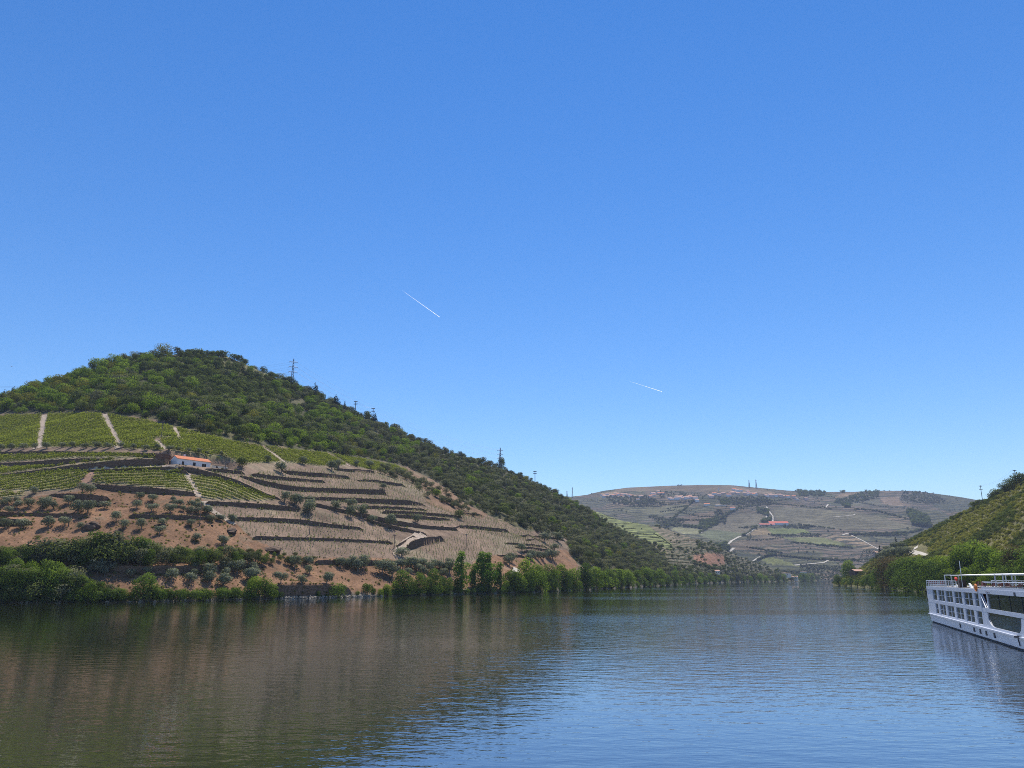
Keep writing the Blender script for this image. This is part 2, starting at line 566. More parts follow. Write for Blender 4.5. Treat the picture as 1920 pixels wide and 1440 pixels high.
M_poplar = leafmat('poplar_leaf', (0.070, 0.130, 0.020), (0.17, 0.27, 0.045), 0.5)
M_brownleaf = leafmat('brown_leaf', (0.07, 0.055, 0.03), (0.15, 0.115, 0.06), 0.3)
M_conifer = leafmat('conifer_leaf', (0.012, 0.022, 0.014), (0.035, 0.05, 0.03), 0.15)
M_vine = leafmat('vine_leaf', (0.13, 0.155, 0.03), (0.29, 0.31, 0.075), 0.45)
M_heath = leafmat('heath_leaf', (0.125, 0.138, 0.034), (0.32, 0.30, 0.085), 0.45)
M_stake = plain('weathered_stake', (0.45, 0.41, 0.33), 0.9, noise=0.2)
M_tube = leafmat('vine_guard', (0.50, 0.47, 0.36), (0.72, 0.68, 0.54), 0.55)
M_steel = plain('galvanised_steel', (0.22, 0.25, 0.30), 0.5, 0.3, noise=0.1)
M_wire = plain('wire', (0.30, 0.33, 0.38), 0.5, 0.3, noise=0.05)
M_wood = plain('pole_wood', (0.14, 0.11, 0.09), 0.9, noise=0.2)
M_white = plain('limewash', (0.72, 0.71, 0.69), 0.9, noise=0.06, scale=1.0)
M_cream = plain('cream_render', (0.75, 0.66, 0.54), 0.9, noise=0.1, scale=0.3)
M_pink = plain('pink_render', (0.66, 0.48, 0.40), 0.9, noise=0.1, scale=0.3)
M_tile = plain('terracotta_tile', (0.62, 0.21, 0.09), 0.85, noise=0.18, scale=1.5)
M_farTile = plain('faded_tile', (0.52, 0.31, 0.22), 0.9, noise=0.15, scale=0.2)
M_redroof = plain('red_roof', (0.62, 0.14, 0.08), 0.8, noise=0.1, scale=0.2)
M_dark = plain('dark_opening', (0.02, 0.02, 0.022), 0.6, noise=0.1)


# ------------------------------------------------------------------ mesh helpers
def mesh_np(name, V, Fq, mats, midx=None, smooth=False, attrs=None):
    """mesh from arrays; Fq is (n,3) or (n,4)"""
    me = bpy.data.meshes.new(name)
    V = np.asarray(V, np.float32)
    Fq = np.asarray(Fq, np.int32)
    k = Fq.shape[1]
    me.vertices.add(len(V))
    me.vertices.foreach_set('co', V.ravel())
    me.loops.add(Fq.size)
    me.loops.foreach_set('vertex_index', Fq.ravel())
    me.polygons.add(len(Fq))
    me.polygons.foreach_set('loop_start', np.arange(0, Fq.size, k, dtype=np.int32))
    me.polygons.foreach_set('loop_total', np.full(len(Fq), k, np.int32))
    for m in mats:
        me.materials.append(m)
    if midx is not None:
        me.polygons.foreach_set('material_index', np.asarray(midx, np.int32))
    me.update()
    me.validate()
    me.polygons.foreach_set('use_smooth', np.full(len(me.polygons), smooth))
    for nm, (typ, dom, dat) in (attrs or {}).items():
        a = me.attributes.new(nm, typ, dom)
        a.data.foreach_set('color' if 'COLOR' in typ else ('vector' if typ == 'FLOAT_VECTOR' else 'value'), np.asarray(dat).ravel())
    return me


class MB:
    """collects shapes, builds ONE mesh object"""

    def __init__(self):
        self.v, self.f = [], []

    def poly(self, pts):
        i = len(self.v)
        self.v += [tuple(p) for p in pts]
        self.f.append(tuple(range(i, i + len(pts))))
        return self

    def box(self, x0, x1, y0, y1, z0, z1):
        i = len(self.v)
        self.v += [(x, y, z) for z in (z0, z1) for x, y in ((x0, y0), (x1, y0), (x1, y1), (x0, y1))]
        for q in ((3, 2, 1, 0), (4, 5, 6, 7), (0, 1, 5, 4), (1, 2, 6, 5), (2, 3, 7, 6), (3, 0, 4, 7)):
            self.f.append(tuple(i + k for k in q))
        return self

    def prism(self, prof, axis_pts):
        """loft of same-count profiles, closed rings with caps"""
        n = len(prof[0])
        i = len(self.v)
        for ring in prof:
            self.v += [tuple(p) for p in ring]
        for r in range(len(prof) - 1):
            for k in range(n):
                a, b_ = i + r * n + k, i + r * n + (k + 1) % n
                self.f.append((a, b_, b_ + n, a + n))
        self.f.append(tuple(i + k for k in range(n))[::-1])
        self.f.append(tuple(i + (len(prof) - 1) * n + k for k in range(n)))
        return self

    def tube(self, pts, rad, n=6):
        pts = [Vector(p) for p in pts]
        rads = rad if isinstance(rad, (list, tuple)) else [rad] * len(pts)
        rings = []
        for k, p in enumerate(pts):
            d = (pts[min(k + 1, len(pts) - 1)] - pts[max(k - 1, 0)]).normalized()
            up = Vector((0, 0, 1)) if abs(d.z) < 0.9 else Vector((1, 0, 0))
            s = d.cross(up).normalized()
            t = s.cross(d)
            rings.append([p + (s * math.cos(2 * math.pi * q / n) + t * math.sin(2 * math.pi * q / n)) * rads[k] for q in range(n)])
        return self.prism(rings, None)

    def mesh(self, name, mat, smooth=False):
        me = bpy.data.meshes.new(name)
        me.from_pydata([tuple(p) for p in self.v], [], self.f)
        me.materials.append(mat)
        me.update()
        if smooth:
            me.polygons.foreach_set('use_smooth', np.full(len(me.polygons), True))
        return me

    def build(self, name, mat, parent=None, smooth=False):
        return link(name, self.mesh(name, mat, smooth), parent)


def link(name, data, parent=None):
    o = bpy.data.objects.new(name, data)
    C.objects.link(o)
    if parent:
        o.parent = parent
    return o


def tag(o, label=None, cat=None, group=None, kind=None):
    if label:
        o['label'] = label
    if cat:
        o['category'] = cat
    if group:
        o['group'] = group
    if kind:
        o['kind'] = kind
    return o


ONES = ['', 'first', 'second', 'third', 'fourth', 'fifth', 'sixth', 'seventh', 'eighth', 'ninth', 'tenth', 'eleventh', 'twelfth', 'thirteenth', 'fourteenth', 'fifteenth', 'sixteenth', 'seventeenth', 'eighteenth', 'nineteenth']
TENS = {20: ('twentieth', 'twenty'), 30: ('thirtieth', 'thirty'), 40: ('fortieth', 'forty'), 50: ('fiftieth', 'fifty'), 60: ('sixtieth', 'sixty'), 70: ('seventieth', 'seventy'), 80: ('eightieth', 'eighty'), 90: ('ninetieth', 'ninety')}


def nth(i, n):
    """place of item i (0-based) among n, counted from the left"""
    if n == 1:
        return ''
    if i == 0:
        return ', leftmost'
    if i == n - 1:
        return ', rightmost'
    if i < n / 2 or n < 5:
        k, side = i + 1, 'left'
    else:
        k, side = n - i, 'right'
    w = ONES[k] if k < 20 else (TENS[k][0] if k % 10 == 0 else TENS[k // 10 * 10][1] + '-' + ONES[k % 10])
    return f', {w} from the {side}'


# ------------------------------------------------------------------ terrain meshes
def hill_mesh(h, name, mat, soil_fn, planted_fn=None, trim=25):
    na, nr = h.z.shape
    R = np.repeat(h.r[None, :], na, 0).copy()
    Z = h.z.copy()
    for i, cuts in enumerate(h.cuts):
        for rw, zl, zh in cuts:
            j = int(np.searchsorted(h.r, rw))
            if 1 < j < nr - 2:
                R[i, j - 1], Z[i, j - 1] = rw + 0.08, zl
                R[i, j], Z[i, j] = rw + 0.4, zh
    X = R * np.sin(h.az)[:, None]
    Y = R * np.cos(h.az)[:, None]
    U, Vv = project(X, Y, Z)
    soil = soil_fn(X, Y, Z, U, Vv, h)
    idx = np.arange(na * nr).reshape(na, nr)
    keep = (R[:-1, 1:] > (h.r0 - trim)[:-1, None]) & (R[1:, 1:] > (h.r0 - trim)[1:, None])
    keep &= ~((Z[:-1, :-1] < -3) & (Z[1:, 1:] < -3) & (Z[:-1, 1:] < -3))
    q = np.stack([idx[:-1, :-1], idx[1:, :-1], idx[1:, 1:], idx[:-1, 1:]], -1)[keep]
    used = np.unique(q)
    remap = np.full(na * nr, -1)
    remap[used] = np.arange(len(used))
    V = np.stack([X, Y, Z], -1).reshape(-1, 3)[used]
    att = {'soil': ('FLOAT_COLOR', 'POINT', np.concatenate([soil.reshape(-1, 3)[used], np.ones((len(used), 1))], 1).astype(np.float32))}
    if planted_fn:
        att['planted'] = ('FLOAT', 'POINT', planted_fn(X, Y, Z, U, Vv, h).reshape(-1)[used].astype(np.float32))
    me = mesh_np(name, V, remap[q][:, ::-1], [mat], smooth=True, attrs=att)
    o = link(name, me)
    o['kind'] = 'structure'
    return o


FOREST_EDGE = [(-900, 800), (-300, 788), (0, 776), (190, 774), (280, 786), (330, 800), (420, 824), (500, 836), (560, 844), (620, 851), (700, 862), (760, 876), (800, 893), (840, 918), (870, 943), (910, 963),
               (960, 985), (1010, 1000), (1062, 1011), (1066, 1030), (1075, 1050), (1095, 1066), (1130, 1085), (1200, 1098), (1400, 1100)]
FEX, FEY = zip(*FOREST_EDGE)
GREEN = {
    'gA': [(-700, 800), (-300, 793), (0, 780), (76, 778.5), (68, 839), (0, 842), (-300, 852), (-700, 865)],
    'gB': [(90, 777), (190, 777), (220, 839), (78, 838)],
    'gC': [(201, 778), (270, 788), (322, 803), (333, 824), (300, 819), (286, 826), (306, 845), (232, 841)],
    'gD': [(332, 804), (420, 826), (487, 838), (527, 867), (470, 869), (400, 862), (335, 850), (312, 842), (298, 824), (340, 824)],
    'gE': [(497, 838), (560, 846), (613, 852), (650, 872), (600, 874), (536, 867)],
    'gF': [(622, 853), (680, 862), (740, 874), (765, 884), (700, 882), (660, 873)],
    'gG': [(-500, 880), (-300, 872), (0, 857), (125, 851), (250, 852), (290, 857), (285, 860), (210, 858), (150, 858), (60, 864), (0, 867), (-300, 880)],
    'gH': [(-300, 897), (0, 879), (60, 877), (100, 876), (170, 866), (215, 861), (212, 864), (170, 868), (120, 874), (70, 880), (0, 889), (-300, 905)],
    'gI': [(-400, 920), (-300, 914), (0, 896), (80, 887), (130, 884), (166, 884), (152, 906), (138, 919), (0, 921), (-300, 935)],
    'gJ': [(180, 884), (250, 880), (310, 879), (343, 888), (362, 921), (300, 914), (225, 909), (172, 906)],
    'gK': [(354, 890), (400, 898), (450, 913), (525, 937), (480, 939), (382, 935), (372, 926)],
    'gL': [(-200, 929), (0, 926), (46, 926), (40, 932), (0, 933), (-200, 938)],
}
BROWN = [
    [(385, 883), (465, 891), (530, 882), (560, 880), (740, 886), (785, 905), (800, 930), (815, 946), (850, 960), (920, 970), (1000, 1000), (1000, 1010), (960, 1012), (890, 997), (860, 987), (800, 982),
     (720, 966), (680, 952), (590, 941), (545, 938), (470, 912), (400, 888)],
    [(390, 948), (560, 961), (595, 957), (690, 984), (745, 1003), (738, 1040), (722, 1046), (530, 1040), (505, 1022), (478, 1013), (446, 982), (405, 956)],
    [(838, 1010), (890, 995), (960, 1001), (985, 1010), (965, 1020), (990, 1030), (985, 1037), (930, 1040), (880, 1054), (785, 1054), (768, 1040), (792, 1027)],
    [(968, 1005), (1058, 1013), (1050, 1030), (1020, 1036), (970, 1022)],
]
RED = [(-700, 940), (-200, 938), (45, 933), (140, 921), (172, 913), (367, 931), (383, 938), (400, 957), (446, 984), (478, 1014), (505, 1024), (530, 1042), (722, 1048), (785, 1056), (880, 1056), (930, 1042), (1000, 1038), (1060, 1030),
       (1085, 1058), (1080, 1075), (900, 1125), (720, 1135), (0, 1145), (-700, 1160)]


def soil_hill(X, Y, Z, U, V, h):
    s = np.empty(X.shape + (3,))
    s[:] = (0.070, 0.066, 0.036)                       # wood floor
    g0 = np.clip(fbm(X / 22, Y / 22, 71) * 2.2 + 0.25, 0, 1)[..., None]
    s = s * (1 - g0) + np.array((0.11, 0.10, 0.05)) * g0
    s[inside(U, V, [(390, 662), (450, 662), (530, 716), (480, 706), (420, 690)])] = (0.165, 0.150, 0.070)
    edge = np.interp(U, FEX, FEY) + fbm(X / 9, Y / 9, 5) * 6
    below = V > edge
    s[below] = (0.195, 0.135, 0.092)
    n = fbm(X / 14, Y / 14, 9)
    red = inside(U + n * 8, V + n * 5, RED)
    s[red] = np.array((0.205, 0.115, 0.064))
    for p in GREEN.values():
        s[inside(U, V, p)] = (0.19, 0.165, 0.085)
    for p in BROWN:
        s[inside(U, V, p)] = (0.195, 0.136, 0.093)
    s[inside(U, V, [(735, 874), (760, 876), (800, 893), (840, 918), (870, 943), (915, 964), (905, 973), (850, 962), (800, 945), (785, 908), (745, 888)])] = (0.19, 0.118, 0.072)
    # dry grass and bare patches
    n2 = fbm(X / 6, Y / 6, 21)
    g = np.clip((n2 - 0.28) * 4, 0, 0.7)[..., None]
    s = np.where(red[..., None], s * (1 - g) + np.array((0.17, 0.12, 0.075)) * g, s)
    g = np.clip((fbm(X / 25, Y / 25, 31) - 0.12) * 3, 0, 0.5)[..., None]
    s = np.where((below & ~red)[..., None], s * (1 - g * 0.6) + np.array((0.22, 0.20, 0.12)) * g * 0.6, s)
    low = (Z < 1.6)[..., None]
    s = np.where(low, np.array((0.20, 0.165, 0.12)), s)
    return s


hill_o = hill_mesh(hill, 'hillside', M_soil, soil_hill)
hill_o['label'] = 'steep terraced hillside across the river'

SPUR_RED = [(1300, 1042), (1330, 1036), (1357, 1041), (1360, 1058), (1330, 1062), (1300, 1052)]
SPUR_GREEN = [(1095, 948), (1160, 972), (1215, 985), (1260, 1020), (1260, 1032), (1200, 1010), (1130, 985)]
SPUR_BROWN = [(1215, 985), (1260, 992), (1312, 1013), (1300, 1022), (1262, 1020)]


def soil_spur(X, Y, Z, U, V, h):
    s = np.empty(X.shape + (3,))
    s[:] = (0.15, 0.125, 0.075)
    s[inside(U, V, SPUR_GREEN)] = (0.19, 0.205, 0.075)
    s[inside(U, V, SPUR_BROWN)] = (0.19, 0.15, 0.10)
    s[inside(U, V, SPUR_RED)] = (0.30, 0.155, 0.095)
    return s


hill_mesh(spur, 'terraced_spur', M_spur, soil_spur, lambda X, Y, Z, U, V, h: np.where(inside(U, V, SPUR_RED), 0.2, 0.85))

FAR_FIELDS = [  # outline, soil colour, how much of it is planted in rows
    ([(1256, 993.5), (1270, 987), (1322, 993.5), (1312, 1000), (1281, 1001)], (0.30, 0.29, 0.17), 0.05),
    ([(1310, 1003), (1330, 992), (1395, 1000), (1375, 1012), (1340, 1014)], (0.17, 0.185, 0.11), 0.2),
    ([(1330, 992), (1372, 966), (1395, 961), (1436, 964), (1437, 983), (1412, 993), (1390, 999)], (0.215, 0.185, 0.135), 0.3),
    ([(1402, 1005), (1418, 991), (1435, 990), (1450, 1003)], (0.30, 0.225, 0.14), 0.1),
    ([(1436, 990), (1507, 992), (1525, 1000), (1450, 1002)], (0.185, 0.215, 0.085), 0.05),
    ([(1450, 1003), (1380, 1014), (1365, 1022), (1400, 1030), (1470, 1018), (1470, 1006)], (0.20, 0.155, 0.115), 0.35),
    ([(1463.5, 1007), (1546, 1008), (1610, 1026.6), (1567, 1024), (1496, 1016)], (0.20, 0.21, 0.095), 0.05),
    ([(1546, 1004), (1590, 1001), (1647, 1029), (1619, 1029)], (0.31, 0.23, 0.16), 0.9),
    ([(1649, 933), (1687, 931.5), (1688, 942), (1711, 949), (1658, 946)], (0.30, 0.215, 0.16), 0.2),
    ([(1589.5, 941), (1626, 934), (1647, 935), (1654, 946), (1603, 947.6)], (0.15, 0.14, 0.10), 0.2),
    ([(1450, 950), (1512, 953), (1626, 962), (1718, 990), (1580, 993), (1500, 986), (1468, 980), (1446, 966)], (0.185, 0.165, 0.115), 0.35),
    ([(1420, 1045), (1450, 1044), (1505, 1063), (1440, 1058)], (0.21, 0.22, 0.09), 0.05),
    ([(1200, 955), (1280, 945), (1295, 950), (1240, 966), (1205, 962)], (0.19, 0.18, 0.11), 0.2),
    ([(1280, 967), (1340, 960), (1340, 970), (1300, 985), (1265, 982)], (0.24, 0.175, 0.135), 0.5),
    ([(1160, 912), (1330, 908), (1420, 915), (1460, 925), (1400, 924), (1250, 920), (1150, 922)], (0.23, 0.175, 0.13), 0.25),
    ([(1580, 925), (1620, 922), (1600, 930), (1560, 934)], (0.28, 0.20, 0.14), 0.2),
    ([(1128, 924), (1150, 921), (1195, 929), (1165, 932), (1125, 927)], (0.33, 0.235, 0.155), 0.1),
]


def soil_far(X, Y, Z, U, V, h):
    s = np.empty(X.shape + (3,))
    s[:] = (0.175, 0.145, 0.115)
    # patchwork of plots
    cx, cyy = X / 170 + fbm(X / 300, Y / 300, 2) * 1.5, Z / 38 + fbm(X / 300, Y / 300, 4) * 1.2
    hsh = _hash(np.floor(cx), np.floor(cyy), 6)
    for lo, hi, c in ((0, 0.25, (0.19, 0.145, 0.115)), (0.25, 0.45, (0.14, 0.135, 0.085)), (0.45, 0.6, (0.22, 0.17, 0.125)), (0.6, 0.72, (0.11, 0.115, 0.07)), (0.72, 0.85, (0.165, 0.14, 0.11))):
        s[(hsh >= lo) & (hsh < hi)] = c
    for poly, c, p in FAR_FIELDS:
        s[inside(U, V, poly)] = c
    return s * np.array((0.66, 0.65, 0.56))


def planted_far(X, Y, Z, U, V, h):
    w = np.full(X.shape, 0.9)
    for poly, c, p in FAR_FIELDS:
        w[inside(U, V, poly)] = p
    return w


hill_mesh(far, 'far_hills', M_far, soil_far, planted_far)


def soil_rbank(X, Y, Z, U, V, h):
    s = np.empty(X.shape + (3,))
    s[:] = (0.105, 0.10, 0.045)
    g = np.clip(fbm(X / 22, Y / 22, 8) * 2 + 0.4, 0, 1)[..., None]
    return s * (1 - g) + np.array((0.135, 0.12, 0.052)) * g


hill_mesh(rbank, 'right_bank_hill', M_soil, soil_rbank)

# low ground under everything, out to the horizon
gm = MB()
gm.poly([(-9000, -2500, -3.3), (9000, -2500, -3.3), (9000, 14000, -3.3), (-9000, 14000, -3.3)])
tag(gm.build('ground', M_path), kind='structure')
# ------------------------------------------------------------------ water
m, nt, N, L, b = new_mat('river_water')
N.remove(b)
body = N.new('ShaderNodeBsdfDiffuse')
body.inputs['Color'].default_value = (0.026, 0.028, 0.012, 1)
gloss = N.new('ShaderNodeBsdfGlossy')
gloss.inputs['Roughness'].default_value = 0.02
gloss.inputs['Color'].default_value = (0.84, 0.90, 1.0, 1)
fres = N.new('ShaderNodeFresnel')
fres.inputs['IOR'].default_value = 1.4
pw = N.new('ShaderNodeMath')
pw.operation = 'POWER'
pw.inputs[1].default_value = 0.62
L.new(fres.outputs[0], pw.inputs[0])
mixw = N.new('ShaderNodeMixShader')
L.new(pw.outputs[0], mixw.inputs[0])
L.new(body.outputs[0], mixw.inputs[1])
L.new(gloss.outputs[0], mixw.inputs[2])
L.new(mixw.outputs[0], N['Material Output'].inputs['Surface'])
geo = N.new('ShaderNodeNewGeometry')


def wnoise(scale, stretch, rot, detail=3):
    mp = N.new('ShaderNodeMapping')
    mp.inputs['Scale'].default_value = (scale * stretch[0], scale * stretch[1], 1)
    mp.inputs['Rotation'].default_value = (0, 0, math.radians(rot))
    L.new(geo.outputs['Position'], mp.inputs['Vector'])
    tx = N.new('ShaderNodeTexNoise')
    tx.inputs['Scale'].default_value = 1.0
    tx.inputs['Detail'].default_value = detail
    tx.inputs['Roughness'].default_value = 0.45
    L.new(mp.outputs[0], tx.inputs['Vector'])
    return tx.outputs['Fac']


def mth(op, a, b_):
    q = N.new('ShaderNodeMath')
    q.operation = op
    for k, w in enumerate((a, b_)):
        if isinstance(w, (int, float)):
            q.inputs[k].default_value = w
        else:
            L.new(w, q.inputs[k])
    return q.outputs[0]


swell = wnoise(0.8, (0.5, 1.0), 12, 2)
rip = mth('ADD', mth('MULTIPLY', swell, 1.0), mth('MULTIPLY', wnoise(3.0, (0.6, 1.0), -10, 2), 0.34))
# wind lanes: rougher water out in the open channel, calm under the banks
lane = N.new('ShaderNodeMapRange')
lane.inputs['From Min'].default_value = 0.44
lane.inputs['From Max'].default_value = 0.60
lane.inputs['To Min'].default_value = 0.42
lane.inputs['To Max'].default_value = 1.0
L.new(wnoise(0.011, (0.30, 1.0), 6, 4), lane.inputs['Value'])
sepw = N.new('ShaderNodeSeparateXYZ')
L.new(geo.outputs['Position'], sepw.inputs[0])
chan = N.new('ShaderNodeMapRange')
chan.inputs['From Min'].default_value = -70
chan.inputs['From Max'].default_value = 60
chan.inputs['To Min'].default_value = 0.62
chan.inputs['To Max'].default_value = 1.08
L.new(mth('ADD', sepw.outputs['X'], mth('MULTIPLY', sepw.outputs['Y'], 0.22)), chan.inputs['Value'])
bp = N.new('ShaderNodeBump')
bp.inputs['Distance'].default_value = 0.08
L.new(mth('MULTIPLY', lane.outputs[0], chan.outputs[0]), bp.inputs['Strength'])
L.new(rip, bp.inputs['Height'])
for q in (body, gloss, fres):
    L.new(bp.outputs[0], q.inputs['Normal'])
wm = MB()
wm.poly([(-2500, -1500, 0), (3500, -1500, 0), (3500, 3600, 0), (-2500, 3600, 0)])
tag(wm.build('river_water', m), 'broad calm river reflecting hills and sky', kind='structure')

# ------------------------------------------------------------------ terrace wall objects
for A, Rw, Hh, zb, lab in wall_geo:
    V, Fc = [], []
    n = len(A)
    for i in range(n):
        s, c = math.sin(A[i]), math.cos(A[i])
        top = zb[i] + Hh[i] + 0.10 + 0.22 * (rng.random() - 0.5)
        for rr, z in ((Rw[i] - 0.22, zb[i] - 1.6), (Rw[i] + 0.02, top), (Rw[i] + 0.62, top + 0.03), (Rw[i] + 0.62, zb[i] - 1.6)):
            V.append((rr * s, rr * c, z))
    for i in range(n - 1):
        for k in range(4):
            a, b_ = i * 4 + k, i * 4 + (k + 1) % 4
            Fc.append((a, a + 4, b_ + 4, b_))
    Fc.append((0, 1, 2, 3))
    Fc.append(tuple((n - 1) * 4 + k for k in (3, 2, 1, 0)))
    o = link('terrace_wall', mesh_np('terrace_wall', V, Fc, [M_wall]))
    tag(o, lab, 'wall', 'terrace walls on the hillside', 'thing')


# ------------------------------------------------------------------ tracks
def ribbon(name, pts, width, mat, label, lift=0.14, h=None):
    P = []
    for (u0, v0), (u1, v1) in zip(pts[:-1], pts[1:]):
        k = max(2, int(math.hypot(u1 - u0, v1 - v0) / 2.5))
        for q in range(k):
            p = (h.point if h else ground)(u0 + (u1 - u0) * q / k, v0 + (v1 - v0) * q / k)
            if p:
                P.append(p)
    p = (h.point if h else ground)(*pts[-1])
    if p:
        P.append(p)
    if len(P) < 2:
        return
    V, Fc = [], []
    for i, p in enumerate(P):
        d = P[min(i + 1, len(P) - 1)] - P[max(i - 1, 0)]
        d.z = 0
        if d.length < 1e-6:
            d = Vector((1, 0, 0))
        d.normalize()
        nrm = Vector((-d.y, d.x, 0))
        wd = width * (0.9 + 0.25 * rng.random())
        for k in (-1, -0.33, 0.33, 1):
            q = p + nrm * (wd / 2 * k)
            best = max(float(hh.height(q.x, q.y)) for hh in ([h] if h else HILLS) if hh.az[0] <= math.atan2(q.x, q.y) <= hh.az[-1])
            V.append((q.x, q.y, best + lift))
    for i in range(len(P) - 1):
        for k in range(3):
            a = i * 4 + k
            Fc.append((a, a + 4, a + 5, a + 1))
    o = link(name, mesh_np(name, V, Fc, [mat], smooth=True))
    tag(o, label, kind='structure')


for pts, w, mt in [
    ([(84, 778), (76, 812), (70, 841)], 4.5, M_path), ([(194, 777), (208, 808), (225, 840)], 4.5, M_path), ([(325, 802), (337, 823)], 3.8, M_path), ([(288, 826), (312, 842)], 3.2, M_path),
    ([(491, 838), (515, 852), (534, 867)], 2.6, M_path), ([(617, 852), (635, 862), (656, 874)], 2.8, M_path), ([(177, 886), (165, 895), (154, 907)], 4.5, M_redpath),
    ([(349, 888), (360, 906), (374, 932)], 3.6, M_path), ([(165, 881), (255, 876.8), (312, 873.8), (333, 876.4)], 2.4, M_path), ([(382, 940), (395, 956), (440, 984)], 3.2, M_path),
    ([(745, 1046), (751, 1030), (772, 1011), (795, 1001)], 5.0, M_path), ([(969, 1066), (966, 1074), (960, 1084)], 4.0, M_white_road), ([(866, 1109), (885, 1107), (908, 1105)], 1.6, M_path)]:
    ribbon('track', pts, w, mt, 'earth track on the hillside', 0.16, hill)
for pts, w in [([(1363, 1023), (1372, 1014), (1385, 1007), (1398, 1003), (1416, 991)], 9), ([(1449, 984), (1449, 968), (1441, 957), (1437, 950)], 8), ([(1436, 977), (1438, 966)], 10), ([(1313, 1000), (1325, 994)], 6),
               ([(1368, 1034), (1376, 1028)], 10), ([(1490, 1060), (1545, 1055), (1556, 1049)], 8), ([(1547, 953), (1553, 946)], 10), ([(1412, 1052), (1425, 1044)], 7), ([(1580, 1003), (1590, 1000)], 9),
               ([(1560, 970), (1600, 966), (1604, 964)], 5), ([(1590, 1001), (1618, 1014), (1647, 1030)], 5)]:
    ribbon('far_road', pts, w * 0.72, M_white_road, 'pale road on the distant hills', 0.8)
ribbon('bank_road', [(1736, 1043), (1725, 1039), (1712, 1035), (1706, 1034), (1716, 1030), (1718, 1025)], 4.2, M_white_road, 'white dirt road on the right bank', 0.3, rbank)


# ------------------------------------------------------------------ plants: prototypes
def leafcloud(P, Nn, size, aspect=0.7):
    """quads at P facing Nn"""
    n = len(P)
    Nn = Nn / (np.linalg.norm(Nn, axis=1, keepdims=True) + 1e-9)
    ref = rng.normal(size=(n, 3))
    T = np.cross(Nn, ref)
    T /= np.linalg.norm(T, axis=1, keepdims=True) + 1e-9
    B = np.cross(Nn, T)
    s = (size * (0.6 + 0.8 * rng.random(n)))[:, None] * 0.5
    V = np.stack([P - B * s * aspect, P + T * s - B * s * aspect * 0.3, P + B * s * aspect, P - T * s - B * s * aspect * 0.4], 1)
    return V.reshape(-1, 3), np.arange(4 * n).reshape(n, 4)


def crown(kind, H, W, nq, leaf, base=0.25, nl=9):
    """leaf positions for a crown of total height H, width W, whose foliage starts at base*H"""
    hb = base * H
    ch = H - hb
    cz = hb + ch / 2
    cen, rad = [], []
    if kind == 'round':
        for k in range(nl):
            a = rng.random() * 6.283
            q = math.sqrt(rng.random()) * 0.62
            zz = (rng.random() - 0.45) * 0.62
            cen.append((math.cos(a) * q * W / 2, math.sin(a) * q * W / 2, cz + zz * ch * (1 - 0.3 * q)))
            rad.append((0.30 + 0.16 * rng.random()) * min(W, ch * 1.1))
    elif kind == 'bushy':
        for k in range(nl):
            a = rng.random() * 6.283
            t = (k + 0.5) / nl
            q = (0.45 + 0.3 * rng.random()) * (1 - 0.75 * t ** 2.2)
            cen.append((math.cos(a) * q * W / 2, math.sin(a) * q * W / 2, H * (0.10 + 0.70 * t)))
            rad.append((0.24 + 0.13 * rng.random()) * min(W, H))
    elif kind == 'tall':
        for k in range(nl):
            t = (k + 0.5) / nl
            w = W / 2 * (0.35 + 1.1 * math.sin(math.pi * min(1, t * 0.85 + 0.12))) * 0.6
            a = rng.random() * 6.283
            cen.append((math.cos(a) * w * 0.55, math.sin(a) * w * 0.55, hb + ch * (0.08 + 0.84 * t)))
            rad.append(max(0.22 * W, w * 0.75))
    elif kind == 'cone':
        for k in range(nl):
            t = (k + 0.5) / nl
            w = W / 2 * (1 - t) + 0.06 * W
            for s in range(3 if t < 0.75 else 1):
                a = rng.random() * 6.283
                cen.append((math.cos(a) * w * 0.6, math.sin(a) * w * 0.6, hb + ch * t))
                rad.append(w * 0.55 + 0.04 * W)
    cen, rad = np.array(cen), np.array(rad)
    pick = rng.choice(len(cen), nq, p=rad ** 2 / (rad ** 2).sum())
    d = rng.normal(size=(nq, 3))
    d[:, 2] += 0.25
    d /= np.linalg.norm(d, axis=1, keepdims=True)
    flat = np.array((1, 1, 0.55 if kind == 'cone' else 0.85))
    sh = 0.55 + 0.5 * rng.random(nq) ** 0.5
    P = cen[pick] + d * (rad[pick] * sh)[:, None] * flat
    P[:, 2] = np.maximum(P[:, 2], 0.1)
    Nn = d + rng.normal(size=(nq, 3)) * 0.45
    V, Fq = leafcloud(P, Nn, leaf)
    tone = np.clip(0.5 + 0.25 * rng.normal(size=nq), 0, 1)
    out = P - np.array((0, 0, hb + ch * 0.35))
    out /= np.linalg.norm(out, axis=1, keepdims=True) + 1e-6
    nv = 0.75 * d + 0.5 * out + 0.22 * rng.normal(size=(nq, 3))
    nv /= np.linalg.norm(nv, axis=1, keepdims=True) + 1e-6
    return V, Fq, np.repeat(tone, 4), cen, np.repeat(nv, 4, 0)


